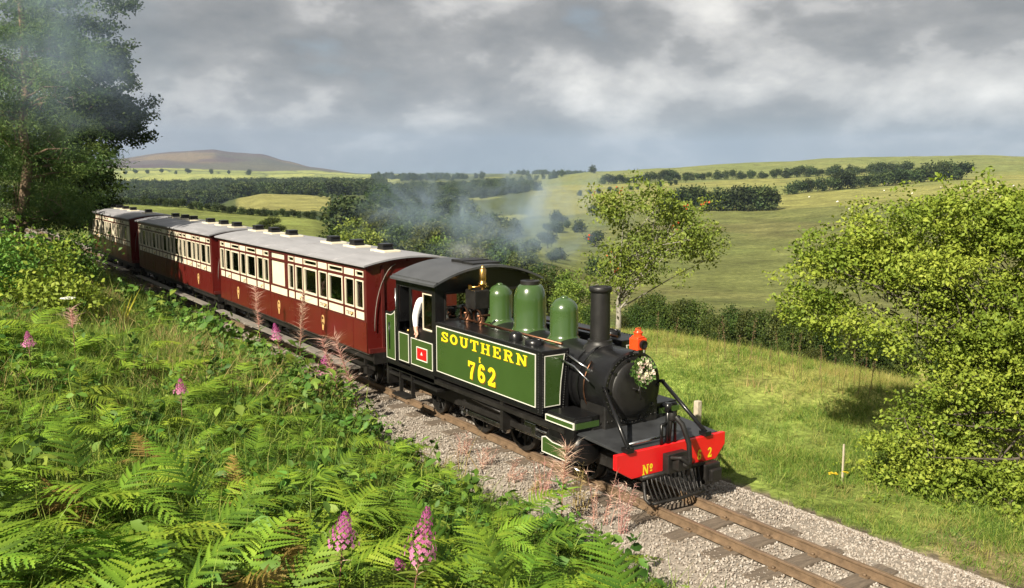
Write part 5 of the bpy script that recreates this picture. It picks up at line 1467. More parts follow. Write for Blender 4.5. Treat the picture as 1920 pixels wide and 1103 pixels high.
def seed_clump(u, v, plane, w, h, label, tone='fade', n=220, lean=.4):
    """low arching mass of going-over willowherb beside the rail"""
    P = at(u, v, 1, plane); rg = np.random.default_rng(int(u)); z = H1(P[0], P[1]); hh = max(h, P[2] - z + .05)
    root = empty('rosebay_willowherb', (0, 0, 0), label, 'wildflower', 'rosebay willowherb along the line')
    m = 8; parts = []
    for k in range(m):
        a = rg.uniform(0, 6.28); q = w * rg.uniform(0, .5); b0 = np.array([q * math.cos(a), q * math.sin(a), -.05]); tip = b0 + np.array([rg.normal(lean * w, .3 * w), rg.normal(0, .3 * w), hh * rg.uniform(.6, 1.05)])
        mid = b0 * .45 + tip * .55 + np.array([0, 0, hh * .15])
        V, F = tube_np([b0, mid, tip], .006, .002, 4); parts.append((V, F, .3, 0))
        t = rg.uniform(.25, 1, n // m); C = (b0 * ((1 - t) ** 2)[:, None] + mid * (2 * t * (1 - t))[:, None] + tip * (t ** 2)[:, None])
        d = unit(np.stack([rg.normal(.2, .8, len(t)), rg.normal(0, .8, len(t)), rg.uniform(.1, 1.2, len(t))], -1))
        V, F, own = strip_blades(C, d, .085 * rg.uniform(.6, 1.3, len(t)), np.full(len(t), .0075), rg.uniform(.2, 1.0, len(t)), rg, 3); parts.append((V, F, rg.uniform(0, 1, len(t))[own], 0))
    V, F, T, mi = joinm(parts); link('seed_pods', npmesh('seed_pods', V, F, [LM[tone]], T), root, 'stuff')
    root.location = (P[0], P[1], z)
for (u, v, w, h, tone, lab) in ((1020, 850, .25, .25, 'fade', 'small red pink willowherb left of the cylinder cover'), (1085, 872, .30, .22, 'dry', 'straw coloured willowherb clump leaning below the red beam'), (1125, 878, .28, .22, 'fade', 'drooping pale pink willowherb between the straw clump and the red beam'), (1160, 890, .25, .18, 'fade', 'drooping pale pink willowherb nearest the corner of the red beam'), (868, 805, .2, .25, 'fade', 'stunted pink willowherb growing in the ballast beside the tank'), (905, 830, .2, .25, 'fade', 'small pink willowherb growing in ballast under the tank corner'), (960, 860, .3, .2, 'fade', 'low rust pink willowherb on the ballast below the tank front'), (1000, 890, .25, .18, 'dry', 'straw coloured tuft on the ballast shoulder left of the beam')):
    seed_clump(u, v, -1.0, w, h, lab, tone)
# white umbel and yellow flag leaf on the bank, ragwort by the wire post
def small_plant(name, label, cat, u, v, h, build):
    P = ground_hit(u, v, h, 2.2, 60); r = empty(name, (0, 0, 0), label, cat); build(r, np.random.default_rng(int(u))); r.location = (P[0], P[1], H1(P[0], P[1])); return r
def umbel(r, rg, m=None, h=.9, n=120, rad=.10):
    V, F = tube_np([(0, 0, -.05), (.02, 0, h * .6), (.0, 0, h)], .006, .004); link('stem', npmesh('stem', V, F, [LM['weed']], np.full(len(F), .6)), r)
    a = rg.uniform(0, 6.28, n); q = rad * np.sqrt(rg.uniform(0, 1, n)); C = np.stack([q * np.cos(a), q * np.sin(a), h + .02 - q * .2], -1)
    V, F = leaf_quads(C, .03, rg, .1, .9, 2.0); link('flower_head', npmesh('flower_head', V, F, [m or LM['whitefl']], rg.uniform(0, 1, len(F))), r, 'stuff')
small_plant('cow_parsley', 'flat white flower head above the grass on the left of the bank', 'wildflower', 127, 553, .95, umbel)
small_plant('ragwort', 'yellow ragwort flower beside the thin wire post on the verge', 'wildflower', 1562, 890, .3, lambda r, rg: umbel(r, rg, LM['yellowfl'], .3, 40, .06))
small_plant('ragwort', 'smaller yellow ragwort flower right of the thin wire post', 'wildflower', 1585, 888, .3, lambda r, rg: umbel(r, rg, LM['yellowfl'], .3, 25, .04))
def flag(r, rg):
    n = 7; base = np.zeros((n, 3)); d = unit(np.stack([rg.normal(.35, .2, n), rg.normal(.2, .2, n), np.ones(n)], -1))
    V, F, own = strip_blades(base, d, rg.uniform(.6, .95, n), np.full(n, .045), np.full(n, .15), rg, 4); link('leaf', npmesh('leaf', V, F, [LM['yellowleaf']], rg.uniform(0, 1, n)[own]), r)
small_plant('yellow_flag_plant', 'clump of yellowing sword leaves in the bank grass', 'plant', 228, 560, .6, flag)
# withered stalks standing in the hay field
def stalk(seed):
    rg = np.random.default_rng(seed); h = 1.0; parts = []
    V, F = tube_np([(0, 0, -.05), (.02, .01, .5), (.0, .04, h)], .006, .003, 4); parts.append((V, F, .2, 0))
    n = 40; t = rg.uniform(.5, 1.0, n); a = rg.uniform(0, 6.28, n); C = np.stack([.03 * np.cos(a), .03 * np.sin(a) + .03 * t, t * h], -1)
    V, F = leaf_quads(C, .03, rg, .3, .5, .3); parts.append((V, F, np.repeat(rg.uniform(0, 1, n), 2), 0))
    V, F, T, mi = joinm(parts); return npmesh('withered_dock', V, F, [LM['stalk']], T)
LM['stalk'] = leafmat('withered_brown', (.11, .070, .035), (.16, .105, .055), (.22, .15, .08), transl=.15, gloss=.03, objvar=.2)
ST = [stalk(k) for k in range(4)]
for i in range(34):
    u = random.uniform(1230, 1660); vb = 640 + (u - 1230) * .19 + abs(random.gauss(0, 1)) * 22 + 4
    P = ground_hit(u, vb, 0, 8, 60)
    o = link('withered_dock', ST[i % 4]); o.location = (P[0], P[1], H1(P[0], P[1])); s = random.uniform(.5, 1.0); o.scale = (s, s, s); o.rotation_euler = (random.uniform(-.12, .12), random.uniform(-.12, .12), random.uniform(0, 6))
    tag(o, 'thin withered brown dock stalk standing in the dry grass before the dark hedge', 'plant', 'withered stalks in the hay field')

# ------------------------------------------------------------------ trees
def tree(name, label, base, lobes, nleaf, leaf, lm, bark, trunk, cat='tree', group=None, clump=.30, per=26, seed=1, limbs=26, needles=False, up_bias=.4, kindless=False, twig_r=.012, trunk_r=.14, fork=.45, sprays=0, spray_r=.3, level=False):
    """lobes: (centre, radii, weight) relative to base; trunk: list of points relative to base"""
    rg = np.random.default_rng(seed)
    root = empty(name, base, label, cat, group)
    w = np.array([l[2] for l in lobes], float); w /= w.sum()
    nc = max(8, nleaf // per)
    ns = max(6, nc // sprays) if sprays else nc
    li = rg.choice(len(lobes), ns, p=w)
    d = unit(rg.normal(0, 1, (ns, 3))); rad = rg.uniform(0, 1, ns) ** (1 / 2.2)
    S0 = np.array([lobes[i][0] for i in li]) + d * rad[:, None] * np.array([lobes[i][1] for i in li])
    so = np.arange(nc) % ns
    C = S0[so] + (rg.normal(0, spray_r, (nc, 3)) * np.array([1, 1, .6]) if sprays else 0)
    shade_ = rg.uniform(0, 1, ns)[so]
    own = np.repeat(np.arange(nc), per)
    Lf = C[own] + rg.normal(0, 1, (nc * per, 3)) * np.array([clump, clump, clump * .6])
    T = np.clip(shade_[own] * .45 + rg.uniform(0, 1, nc)[own] * .3 + rg.uniform(0, .3, nc * per), 0, 1)
    if needles:
        dd = unit(rg.normal(0, 1, Lf.shape) + np.array([0, 0, .3]))
        V, F, o2 = strip_blades(Lf, dd, leaf * rg.uniform(.6, 1.3, len(Lf)), np.full(len(Lf), leaf * .16), np.full(len(Lf), .2), rg, 1); TT = T[o2]
    else:
        V, F = leaf_quads(Lf, leaf, rg, .3, .62, up_bias); TT = np.repeat(T, 2)
    V = V + np.array(base)
    cr = link('crown', npmesh('crown', V, F, [lm], TT), root, 'stuff')
    # trunk and limbs
    tp = np.array(trunk, float); parts = []
    m = len(tp); fine = np.array([[np.interp(t, np.linspace(0, 1, m), tp[:, k]) for k in range(3)] for t in np.linspace(0, 1, 9)])
    fine[1:-1] += rg.normal(0, .02 + trunk_r * .2, (7, 3)) * np.array([1, 1, 0])
    V, F = tube_np(fine + base, trunk_r, trunk_r * .35, 9); parts.append((V, F, 0, 0))
    link('trunk', npmesh('trunk', *joinm(parts)[:2], [bark], smooth=True), root)
    parts = []
    pick = rg.choice(nc, min(limbs, nc), replace=False)
    for i in pick:
        t0 = rg.uniform(fork, .98)
        if level: t0 = float(np.clip(np.interp(C[i][2] - .25, fine[:, 2], np.linspace(0, 1, 9)), .08, .97))
        a = np.array([np.interp(t0, np.linspace(0, 1, 9), fine[:, k]) for k in range(3)]); e = C[i]
        if e[2] < a[2] - .6 and not level:
            t0 = max(.12, t0 * .5); a = np.array([np.interp(t0, np.linspace(0, 1, 9), fine[:, k]) for k in range(3)])
        ln = np.linalg.norm(e - a); mid = a * .5 + e * .5 + rg.normal(0, .08 * ln, 3) + np.array([0, 0, .06 * ln])
        q1 = a * .72 + mid * .28 + rg.normal(0, .03 * ln, 3)
        r0 = max(trunk_r * .45 * (1 - t0 * .6), twig_r * 1.2)
        V, F = tube_np(np.array([a, q1, mid, e]) + base, r0, twig_r * .5, 5); parts.append((V, F, 0, 0))
        for j in range(3):
            f = rg.uniform(.4, .95); s = a * (1 - f) + e * f; k2 = rg.choice(nc); g = e + (C[k2] - e) * min(1, .9 / (np.linalg.norm(C[k2] - e) + .01)) * rg.uniform(.4, 1)
            V, F = tube_np(np.array([mid * (1 - f) + e * f, (s + g) / 2 + rg.normal(0, .05, 3), g]) + base, twig_r, twig_r * .4, 4); parts.append((V, F, 0, 0))
    link('limbs', npmesh('limbs', *joinm(parts)[:2], [bark], smooth=True), root)
    return root
def rel(base, u, v, r): return tuple(at_r(u, v, r) - np.array(base))
# hawthorn beside the line on the right: crown swept to the left over a bushy base
HB = np.array([2.2, 5.3, H1(2.2, 5.3)])
rh = float(np.hypot(HB[0] - CAM[0], HB[1] - CAM[1]))
hl = lambda u, v, dr, ru, rv, w: (rel(HB, u, v, rh + dr), (ru * rh / FPX, ru * rh / FPX, rv * rh / FPX), w)
tree('hawthorn_tree', 'large leafy hawthorn tree at the right edge beside the line', HB,
     [hl(1545, 545, 0, 75, 60, .9), hl(1640, 480, .3, 110, 80, 1.7), hl(1760, 450, .3, 120, 65, 1.6), hl(1860, 440, .2, 110, 75, 1.5), hl(1720, 530, -.3, 110, 70, 1.3), hl(1830, 560, -.4, 120, 80, 1.3), hl(1900, 640, 0, 90, 110, 1.3), hl(1790, 680, -.4, 90, 70, .7),
      hl(1760, 775, -.4, 80, 75, 1.3), hl(1850, 800, -.6, 120, 100, 1.8), hl(1750, 870, -.6, 85, 65, 1.3), hl(1850, 910, -.8, 130, 80, 1.6), hl(1960, 760, -.2, 120, 160, 1.2), hl(1950, 500, 0, 110, 120, 1.2), hl(1680, 420, .2, 60, 35, .3), hl(1900, 390, 0, 70, 45, .5), hl(1500, 500, 0, 35, 25, .18), hl(1630, 610, -.2, 60, 25, .25)],
     78000, .060, LM['haw'], M['bark'], [(0, 0, -.2), (-.1, .0, .9), (-.35, .05, 1.7), (-.6, .1, 2.6)], clump=.085, per=34, sprays=17, spray_r=.25, seed=5, limbs=60, twig_r=.010, trunk_r=.11, fork=.25)
# rowan on the crest behind the chimney
RB = at_r(1160, 612, 27.5); RB = np.array([RB[0], RB[1], H1(RB[0], RB[1])])
rr_ = 27.5
rl = lambda u, v, ru, rv, w: (rel(RB, u, v, rr_ + random.uniform(-.8, .8)), (ru * rr_ / FPX, ru * rr_ / FPX, rv * rr_ / FPX), w)
row = tree('rowan_tree', 'open pale stemmed rowan tree with orange berries behind the chimney', RB,
     [rl(1145, 390, 35, 28, .8), rl(1215, 375, 55, 24, 1.2), rl(1255, 425, 60, 45, 1.6), rl(1175, 450, 60, 45, 1.4), rl(1150, 500, 40, 35, .9), rl(1220, 480, 60, 40, 1.3), rl(1290, 450, 45, 40, .9), rl(1325, 465, 25, 14, .25), rl(1280, 395, 35, 25, .6), rl(1200, 530, 30, 20, .5)],
     9500, .105, LM['rowan'], M['palebark'], [(0, 0, -.3), (.02, 0, .9), (.0, .1, 1.8), rel(RB, 1185, 480, rr_)], clump=.14, per=20, sprays=5, spray_r=.30, seed=9, limbs=24, trunk_r=.10, twig_r=.012, fork=.22, up_bias=.3)
rg = np.random.default_rng(3); Cb = []
for (u, v) in ((1118, 362), (1133, 372), (1108, 445), (1148, 492), (1158, 505), (1163, 358), (1285, 388), (1262, 425), (1143, 480), (1320, 378)):
    Cb.append(at_r(u, v, 27.0) + rg.normal(0, .07, (5, 3)))
Cb = np.concatenate(Cb); V, F = leaf_quads(Cb, .06, rg, .6, .9, 0); link('berries', npmesh('berries', V, F, [LM['berry']], rg.uniform(0, 1, len(F))), row, 'stuff')
# tall trees on the bank at the left
PB = np.array([-24.5, -4.6, H1(-24.5, -4.6)])
rp = float(np.hypot(*(PB - CAM)[:2]))
pl = lambda u, v, dr, ru, rv, w: (rel(PB, u, v, rp + dr), (ru * rp / FPX, ru * rp / FPX, rv * rp / FPX), w)
pine_l = [pl(40, -60, 0, 130, 70, 1.2), pl(10, 40, 0, 100, 60, 1), pl(90, 70, 0, 90, 45, .9), pl(60, 150, 0, 120, 40, 1.1), pl(-40, 180, 0, 90, 60, .8), pl(95, 225, .5, 100, 34, 1.0), pl(0, 270, .6, 80, 30, .8), pl(120, 300, .6, 70, 30, .7), pl(60, 345, 1.2, 90, 32, .8), pl(105, 385, -.4, 60, 26, .8), pl(0, 405, .5, 70, 34, .9), pl(-60, 330, 0, 90, 90, 1)]
tree('pine_tree', 'tall pale trunked conifer at the left edge beside the last carriage', PB, pine_l, 95000, .14, LM['pine'], M['pinebark'],
     [(0, 0, -.3), rel(PB, 48, 330, rp), rel(PB, 45, 150, rp), rel(PB, 40, -100, rp)], clump=.19, per=90, sprays=6, spray_r=.40, seed=21, limbs=60, level=True, needles=True, trunk_r=.19, twig_r=.014, fork=.2)
DB = np.array([-34.5, -4.6, H1(-34.5, -4.6)])
rd = float(np.hypot(*(DB - CAM)[:2]))
dl = lambda u, v, dr, ru, rv, w: (rel(DB, u, v, rd + dr), (ru * rd / FPX, ru * rd / FPX, rv * rd / FPX), w)
tree('broadleaf_tree', 'dark broadleaf tree with drooping branch ends behind the conifer', DB,
     [dl(120, 40, 0, 120, 90, 1.6), dl(165, 95, 0, 55, 75, 1.2), dl(180, 165, 0, 50, 55, 1.1), dl(195, 212, 0, 50, 40, 1.0), dl(228, 235, 0, 28, 26, .45), dl(150, 200, 0, 90, 70, 1.4), dl(100, 280, 0, 80, 60, 1.2), dl(160, 320, 0, 40, 50, .7), dl(120, 380, 0, 60, 50, 1.0), dl(160, 390, 0, 35, 45, .5), dl(198, 130, 0, 26, 30, .35), dl(20, 200, 0, 140, 180, 2)],
     60000, .15, LM['dark'], M['bark'], [(0, 0, -.3), rel(DB, 110, 330, rd), rel(DB, 115, 200, rd), rel(DB, 120, 60, rd)], clump=.20, per=60, sprays=7, spray_r=.42, seed=22, limbs=60, trunk_r=.25, twig_r=.02, fork=.3)
# scrub at their feet
def shrub(name, label, u, v, r, w, h, lm, n, leaf, seed, group=None):
    p = at_r(u, v, r); b = np.array([p[0], p[1], H1(p[0], p[1])])
    return tree(name, label, b, [((0, 0, h * .55), (w, w, h * .5), 1), ((w * .4, .1, h * .4), (w * .7, w * .7, h * .4), .7), ((-w * .5, 0, h * .45), (w * .6, w * .6, h * .4), .7)], n, leaf, lm, M['bark'], [(0, 0, -.2), (0, 0, h * .4), (.1, 0, h * .7)], cat='bush', group=group, clump=.2, per=20, seed=seed, limbs=12, trunk_r=.05, twig_r=.01)
for k, (u, r, w, h, lm, lab) in enumerate(((30, 22, 1.2, 1.5, 'haw', 'light green bush below the conifer at the left edge'), (115, 26, 1.0, 1.5, 'weed', 'fresh green bush between the conifer and the rails'), (-60, 20, 1.4, 1.9, 'weed', 'bush cut by the left edge of the view'), (85, 18.5, .8, .9, 'haw', 'low yellow green bush in the bank grass near the conifer'))):
    shrub('bush', lab, u, 440, r, w, h, LM[lm], 4200, .10, 60 + k)
# trees standing on the bank outside the view, whose shade falls on the rear carriages
for k, (x, y, h, w_) in enumerate(((-18.6, -9.4, 7.6, .95), (-27.0, -10.2, 6.6, 1.15))):
    b = np.array([x, y, H1(x, y)])
    tree('bank_tree', 'tall broadleaf tree on the bank left of the view', b, [((0, 0, h * .72), (2.6 * w_, 2.6, h * .26), 2), ((1.2 * w_, 0, h * .55), (2.0, 2.2, h * .2), 1), ((-1.4 * w_, .3, h * .6), (2.2, 2.0, h * .22), 1)], 5200, .42, LM['dark'], M['bark'], [(0, 0, -.3), (0, 0, h * .5), (0, 0, h * .85)], group='bank trees outside the view', clump=.5, per=20, seed=80 + k, limbs=16, trunk_r=.2, twig_r=.03)

# ------------------------------------------------------------------ hedges, valley scrub, hedgerow trees
def crown_mesh(name, seed, w, h, n, leaf, lm, trunk_h=.3, lean=.0, bark='bark', flat=1.0):
    """small self-contained tree about h high for the middle and far distance"""
    rg = np.random.default_rng(seed); parts = []
    nl = rg.integers(4, 8); lob = []
    for k in range(nl):
        a = rg.uniform(0, 6.28); q = w * rg.uniform(.1, .62)
        lob.append((np.array([q * math.cos(a) + lean * h * .3, q * math.sin(a), h * rg.uniform(trunk_h + .12, .82)]), np.array([w * rg.uniform(.35, .6)] * 2 + [h * rg.uniform(.16, .26)])))
    nc = n // 12; i = rg.integers(0, nl, nc); d = unit(rg.normal(0, 1, (nc, 3))); C = np.array([lob[k][0] for k in i]) + d * (rg.uniform(.2, 1, nc) ** .5)[:, None] * np.array([lob[k][1] for k in i])
    own = np.repeat(np.arange(nc), 12); P = C[own] + rg.normal(0, leaf * .9, (nc * 12, 3))
    V, F = leaf_quads(P, leaf, rg, .3, .7, .5); parts.append((V, F, np.repeat(np.clip(rg.uniform(0, 1, nc)[own] * .6 + rg.uniform(0, .4, nc * 12), 0, 1), 2), 0))
    cr = joinm(parts); parts = []
    V, F = tube_np([(0, 0, -.4), (0, 0, h * .3), (lean * h * .2, 0, h * .7)], w * .06, w * .02, 5); parts.append((V, F, 0, 0))
    for k in range(5):
        V, F = tube_np([(0, 0, h * .25), lob[k % nl][0] * .6 + np.array([0, 0, h * .12]), lob[k % nl][0]], w * .03, w * .012, 4); parts.append((V, F, 0, 0))
    tr = joinm(parts)
    return npmesh('trunk', tr[0], tr[1], [M[bark]]), npmesh('crown', cr[0], cr[1], [lm], cr[2])
def put_tree(name, me, loc, scale, rz):
    o = link(name, me[0]); o.location = loc; o.scale = scale; o.rotation_euler = (0, 0, rz)
    c = link('crown', me[1], None, 'stuff'); c.parent = o
    return o
BUSH = [crown_mesh('hedge_bush', 200 + k, 2.6, 4.6, 10500, .15, LM['dark'] if k % 2 else LM['darkolive'], .0) for k in range(4)]
WILL = [crown_mesh('valley_willow', 220 + k, 2.6, 5.0, 8000, .16, LM['haw2'] if 'haw2' in LM else LM['rowan'], .05) for k in range(2)]
FART = [crown_mesh('hedgerow_tree', 240 + k, 3.6, 6.0, 1000, .8, LM['far'], .18, lean=.6) for k in range(4)]
FARB = [crown_mesh('wood_tree', 260 + k, 4.4, 8.0, 700, 1.15, LM['far'], .02) for k in range(4)]
def plant(name, me, u, vtop, r, label, cat, group, hnat, stretch=1.0, hmin=.6):
    """stands on the ground at bearing u, r metres off, grown to reach sight line vtop"""
    p = at_r(u, vtop, r); z0 = H1(p[0], p[1]); s = max(hmin, (p[2] - z0)) / (hnat * .95)
    o = put_tree(name, me, (p[0], p[1], z0), (s * stretch, s * stretch, s), random.uniform(-.5, .5) + 2.2)
    return tag(o, label, cat, group)
tops = [(1170, 590, 55), (1195, 572, 58), (1222, 560, 60), (1255, 556, 58), (1290, 560, 57), (1325, 568, 56), (1355, 590, 54), (1385, 578, 57), (1415, 585, 55), (1450, 590, 53), (1485, 582, 53), (1520, 590, 51), (1555, 600, 50), (1590, 606, 49), (1625, 612, 47), (1665, 620, 46), (1705, 640, 45), (1240, 600, 50), (1300, 612, 48), (1360, 625, 46), (1420, 636, 45), (1480, 645, 43), (1540, 655, 42), (1600, 668, 41), (1660, 690, 40), (1770, 650, 46), (1840, 660, 46), (1910, 660, 46)]
for i, (u, v, r) in enumerate(tops):
    plant('hedge_bush', BUSH[i % 4], u, v + random.uniform(-4, 6), r, 'dark green bush in the hedge below the hay field crest', 'bush', 'dark bushes below the hay field', 4.6, .8)
# valley scrub left of the chimney, seen over the train
for i, (u, v, r) in enumerate(((690, 415, 62), (650, 430, 75), (735, 400, 110), (770, 405, 95), (820, 420, 90), (860, 430, 85), (905, 445, 80), (950, 455, 78), (990, 470, 75), (1040, 500, 62), (1080, 520, 58), (720, 440, 60), (780, 450, 62), (840, 460, 60), (900, 475, 58), (960, 490, 55), (1010, 515, 52), (880, 400, 130), (940, 415, 125), (800, 385, 140), (1085, 560, 45), (1120, 575, 42), (700, 392, 130))):
    plant('valley_bush', BUSH[i % 4] if i % 5 else WILL[i % 2], u, v + random.uniform(-5, 5), r, 'rounded green bush in the valley scrub seen over the train', 'bush', 'valley scrub behind the train', 4.6 if i % 5 else 5.0, 1.0)
plant('dark_oak', BUSH[1], 730, 346, 250, 'broad dark domed tree rising from the valley wood above the first carriage', 'tree', None, 4.6, 1.1)
plant('dark_oak', BUSH[2], 512, 408, 128, 'low rounded bush alone in the green field behind the carriages', 'bush', None, 4.6, 1.6)
# hedgerow trees on the far slope: three rows
def row_of(n, pts, r0, r1, hpx, label, group, jit=3, lean=1.0):
    P = np.array(pts, float)
    for i in range(n):
        t = (i + random.uniform(-.3, .3)) / n
        u = np.interp(t, np.linspace(0, 1, len(P)), P[:, 0]); v = np.interp(t, np.linspace(0, 1, len(P)), P[:, 1]); r = r0 + (r1 - r0) * t
        hp = random.uniform(*hpx) * np.interp(t, np.linspace(0, 1, len(P)), P[:, 2] if P.shape[1] > 2 else np.ones(len(P)))
        p = at_r(u, v, r); z0 = H1(p[0], p[1]); s = hp * r / FPX / 5.4
        w = random.uniform(.75, 1.15); o = put_tree('hedgerow_tree', FART[i % 4], (p[0], p[1], z0 - .2), (s * w, s * w, s), random.uniform(-.4, .4) + .6)
        tag(o, label, 'tree', group)
row_of(66, [(1128, 331), (1300, 331), (1480, 332), (1640, 334), (1700, 336)], 850, 840, (9, 17), 'dark windswept tree in the uppermost hedgerow of the far slope', 'upper hedgerow on the far slope')
row_of(28, [(1478, 374, .9), (1560, 362, 1.3), (1620, 352, 1), (1700, 346, 1.2), (1760, 340, 1.2), (1808, 334, 1.1)], 560, 640, (15, 24), 'dark windswept tree in the hedgerow climbing to the right on the far slope', 'climbing hedgerow on the far slope')
row_of(26, [(1235, 395, .9), (1290, 393, 1.25), (1350, 388, 1.1), (1400, 384, 1.2), (1448, 378, 1)], 430, 436, (20, 33), 'dark tree in the dense clump along the top of the big brown field', 'dense clump above the brown field')
row_of(12, [(1085, 366), (1160, 360), (1240, 350), (1300, 346)], 640, 800, (7, 13), 'small scattered tree on the upper fields of the far slope', 'scattered trees on the far slope')
row_of(40, [(225, 386), (330, 388), (450, 396), (560, 408), (690, 424)], 222, 190, (10, 15), 'low dark hedge tree along the edge of the green field behind the carriages', 'hedge behind the green field')
row_of(12, [(440, 365), (520, 362), (600, 366), (640, 372)], 640, 560, (5, 9), 'small tree edging the pale field beyond the hedge', 'trees by the pale field')
row_of(9, [(235, 330), (280, 328), (340, 334), (420, 330), (500, 333)], 2100, 2200, (4, 9), 'tiny tree in the bright far fields below the moor', 'trees in the bright far fields')
# woods that read as one mass
WP = []
for k in range(4):
    p = at_r(700 + 60 * k, 380, 330 + 30 * k); o = put_tree('wood_tree', FARB[k], (p[0], p[1], H1(p[0], p[1])), (1, 1, 1), 0); tag(o, ('leftmost', 'second', 'third', 'fourth')[k] + ' of the four rounded trees leading the valley wood', 'tree', 'front trees of the valley wood'); WP.append(o.children[0])
def wood(name, n, u0, u1, r0, r1, smin, smax, test=None):
    az = np.arctan((rng.uniform(u0, u1, n) - 960) / FPX * math.cos(PITCH)); r = np.sqrt(rng.uniform(r0 ** 2, r1 ** 2, n))
    x = CAM[0] + r * (np.cos(az) * F_[0] + np.sin(az) * R_[0]); y = CAM[1] + r * (np.cos(az) * F_[1] + np.sin(az) * R_[1])
    if test is not None:
        k = test(x, y, r, az); x, y, r = x[k], y[k], r[k]
    m = len(x)
    scatter(name, np.stack([x, y, HT(x, y) - .3], -1), np.stack([np.zeros(m), np.zeros(m), rng.uniform(0, 6.28, m)], -1), rng.uniform(smin, smax, m), rng.integers(0, 4, m), WP)
wood('far_wood', 4600, 120, 720, 720, 1390, .8, 1.4, lambda x, y, r, a: vnoise(x, y, 150, 71) * .7 + vnoise(x, y, 60, 77) * .3 > .34)
wood('valley_wood', 900, 640, 1010, 160, 420, .45, .85, lambda x, y, r, a: vnoise(x, y, 45, 72) > .40 + .5 * sstep(-.09, .03, a))
wood('valley_wood_beyond', 1500, 660, 1110, 420, 1100, .7, 1.2, lambda x, y, r, a: vnoise(x, y, 110, 73) > .54 + .42 * sstep(-.07, .09, a))
wood('far_ridge_wood', 900, 700, 1130, 1300, 2600, .9, 1.5, lambda x, y, r, a: vnoise(x, y, 300, 74) > .45 + .3 * sstep(.0, .1, a))

for i in range(16):
    u = random.uniform(965, 1120); r = random.uniform(150, 430); p = at_r(u, 400, r); z0 = H1(p[0], p[1]); sc = random.uniform(.35, .8)
    o = put_tree('slope_tree', FART[i % 4], (p[0], p[1], z0 - .2), (sc, sc, sc), random.uniform(0, 6)); tag(o, 'small dark tree dotted on the grassy slope between the smoke and the rowan', 'tree', 'trees dotted on the slope left of the rowan')
# ------------------------------------------------------------------ sheep, posts
def sheep_mesh():
    J = {'pelvis': ((-.32, 0, .62), (.24, .25)), 'belly': ((0, 0, .60), (.27, .28)), 'chest': ((.32, 0, .64), (.22, .25)), 'neck': ((.48, 0, .74), .12), 'head': ((.62, 0, .72), .09), 'muz': ((.76, 0, .62), .055)}
    E = [('pelvis', 'belly'), ('belly', 'chest'), ('chest', 'neck'), ('neck', 'head'), ('head', 'muz')]
    for nm, x, y, pr in (('fl', .30, .13, 'chest'), ('fr', .30, -.13, 'chest'), ('bl', -.36, .13, 'pelvis'), ('br', -.36, -.13, 'pelvis')):
        J[nm + 'k'] = ((x + (-.03 if x < 0 else .0), y, .34), .055); J[nm + 'h'] = ((x - (.05 if x < 0 else 0), y, .18), .035); J[nm + 'f'] = ((x, y, .02), .035); E += [(pr, nm + 'k'), (nm + 'k', nm + 'h'), (nm + 'h', nm + 'f')]
    return J, E
J, E = sheep_mesh()
s0 = figure('sheep', J, E, lambda p: 1 if p.x > .58 or p.z < .26 else 0, [M['wool'], M['darkhair']], None, (0, 0, 0), 0, cat='sheep', sub=1)
for i in range(24):
    o = s0 if i == 0 else s0.copy()
    if i: COL.objects.link(o)
    u = random.choice([random.uniform(1480, 1920), random.uniform(1750, 1920)]); v = random.uniform(340, 366) + max(0, random.gauss(0, 12))
    if i == 1: u, v = 1592, 395
    if i == 2: u, v = 1630, 394
    P = ground_hit(u, v, 0, 60, 1200); o.location = (P[0], P[1], H1(P[0], P[1]) - .02); o.rotation_euler = (0, 0, random.uniform(0, 6.28)); o.scale = (1.15,) * 3
    tag(o, 'white sheep grazing on the upper part of the big far field', 'sheep', 'sheep on the far field')
def post(u, v, h, w, label, m='post'):
    P = ground_hit(u, v, 0, 5, 40); r = MB().box(P[0] - w, P[0] + w, P[1] - w, P[1] + w, P[2] - .2, P[2] + h).build('fence_post', M[m], None, w * .25)
    return tag(r, label, 'post')
post(1307, 806, .50, .05, 'short weathered wooden post in the grass beyond the red beam')
post(1579, 905, .55, .011, 'thin grey wire post among yellow flowers on the verge')
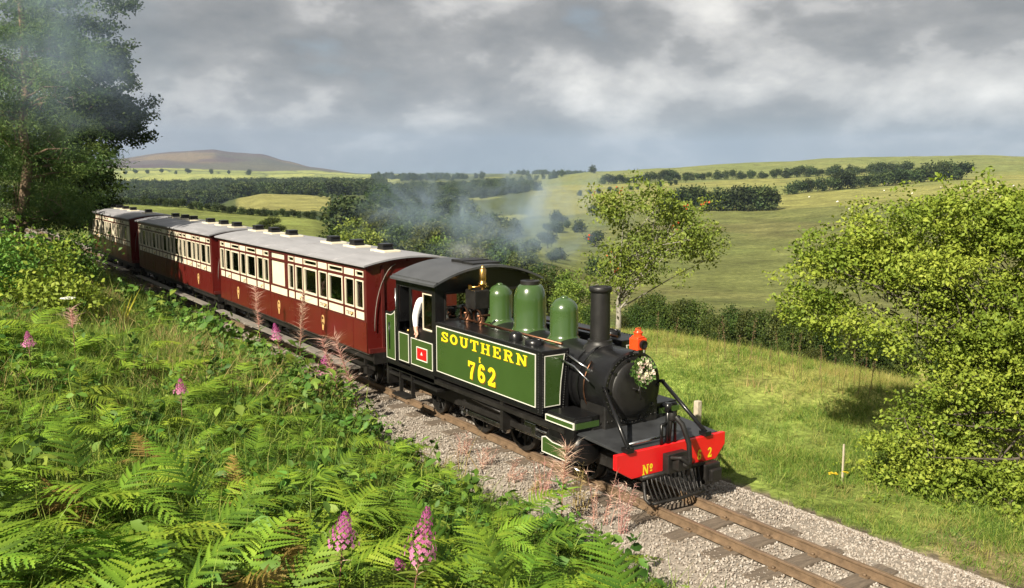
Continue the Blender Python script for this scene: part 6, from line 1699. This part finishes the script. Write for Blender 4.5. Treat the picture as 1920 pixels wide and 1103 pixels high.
# ------------------------------------------------------------------ air: haze and drifting smoke
def make_haze():
    b = MB().box(-9200, 9200, -9200, 9200, -75, 420)
    o = b.build('haze', [], None, kind='stuff')
    m, t, out = newmat('haze')
    v = t.nodes.new('ShaderNodeVolumePrincipled'); v.inputs['Color'].default_value = (.46, .60, .86, 1); v.inputs['Density'].default_value = HAZE; v.inputs['Anisotropy'].default_value = 0.0
    t.links.new(v.outputs[0], out.inputs['Volume']); o.data.materials.append(m)
HAZE = 7.5e-5
make_haze()
def smoke(name, label, u, v, r, ru, rv, dens, scale, seed, colour=(.46, .60, .80), thick=.6, contrast=(.50, .72)):
    c = at_r(u, v, r); w, h = ru * r / FPX, rv * r / FPX
    bm = bmesh.new(); bmesh.ops.create_icosphere(bm, subdivisions=3, radius=1.0)
    me = bpy.data.meshes.new(name); bm.to_mesh(me); bm.free()
    o = link(name, me); o.location = c; o.scale = (w, w * thick, h); o.rotation_euler = (0, 0, math.atan2(R_[1], R_[0]))
    m, t, out = newmat(name)
    tc = t.nodes.new('ShaderNodeTexCoord')
    mp = t.nodes.new('ShaderNodeMapping'); mp.inputs['Scale'].default_value = (w, w * thick, h); mp.inputs['Location'].default_value = (seed * 3.1, seed * 1.7, seed)
    t.links.new(tc.outputs['Object'], mp.inputs[0])
    n = t.nodes.new('ShaderNodeTexNoise'); n.inputs['Scale'].default_value = scale; n.inputs['Detail'].default_value = 5; n.inputs['Roughness'].default_value = .6; n.inputs['Distortion'].default_value = 1.2
    t.links.new(mp.outputs[0], n.inputs['Vector'])
    mr = t.nodes.new('ShaderNodeMapRange'); mr.interpolation_type = 'SMOOTHSTEP'; mr.inputs['From Min'].default_value, mr.inputs['From Max'].default_value = contrast; mr.inputs['To Max'].default_value = dens
    t.links.new(n.outputs[0], mr.inputs[0])
    ln = t.nodes.new('ShaderNodeVectorMath'); ln.operation = 'LENGTH'; t.links.new(tc.outputs['Object'], ln.inputs[0])
    fo = t.nodes.new('ShaderNodeMapRange'); fo.interpolation_type = 'SMOOTHSTEP'; fo.inputs['From Min'].default_value = 1.0; fo.inputs['From Max'].default_value = .35
    t.links.new(ln.outputs['Value'], fo.inputs[0])
    mu = t.nodes.new('ShaderNodeMath'); mu.operation = 'MULTIPLY'; t.links.new(mr.outputs[0], mu.inputs[0]); t.links.new(fo.outputs[0], mu.inputs[1])
    pv = t.nodes.new('ShaderNodeVolumePrincipled'); pv.inputs['Color'].default_value = (*colour, 1); pv.inputs['Anisotropy'].default_value = .1
    t.links.new(mu.outputs[0], pv.inputs['Density']); t.links.new(pv.outputs[0], out.inputs['Volume'])
    me.materials.append(m)
    return tag(o, label, 'smoke', None, 'stuff')
SM = True
if SM:
    smoke('smoke', 'thin blue grey smoke drifting over the valley behind the locomotive', 925, 395, 30, 330, 130, .42, .75, 1, contrast=(.46, .68))
    smoke('smoke', 'denser blue smoke rising beside the rowan tree', 1030, 430, 31, 130, 85, .5, .9, 2, contrast=(.44, .66))
    smoke('smoke', 'large grey smoke cloud in front of the tall left trees', 150, 90, 22, 210, 200, .30, .55, 3, contrast=(.38, .66))
    smoke('steam', 'wisp of white steam over the cab roof', 880, 470, 17.5, 55, 40, 1.0, 2.2, 4, colour=(.9, .9, .9), contrast=(.42, .7))
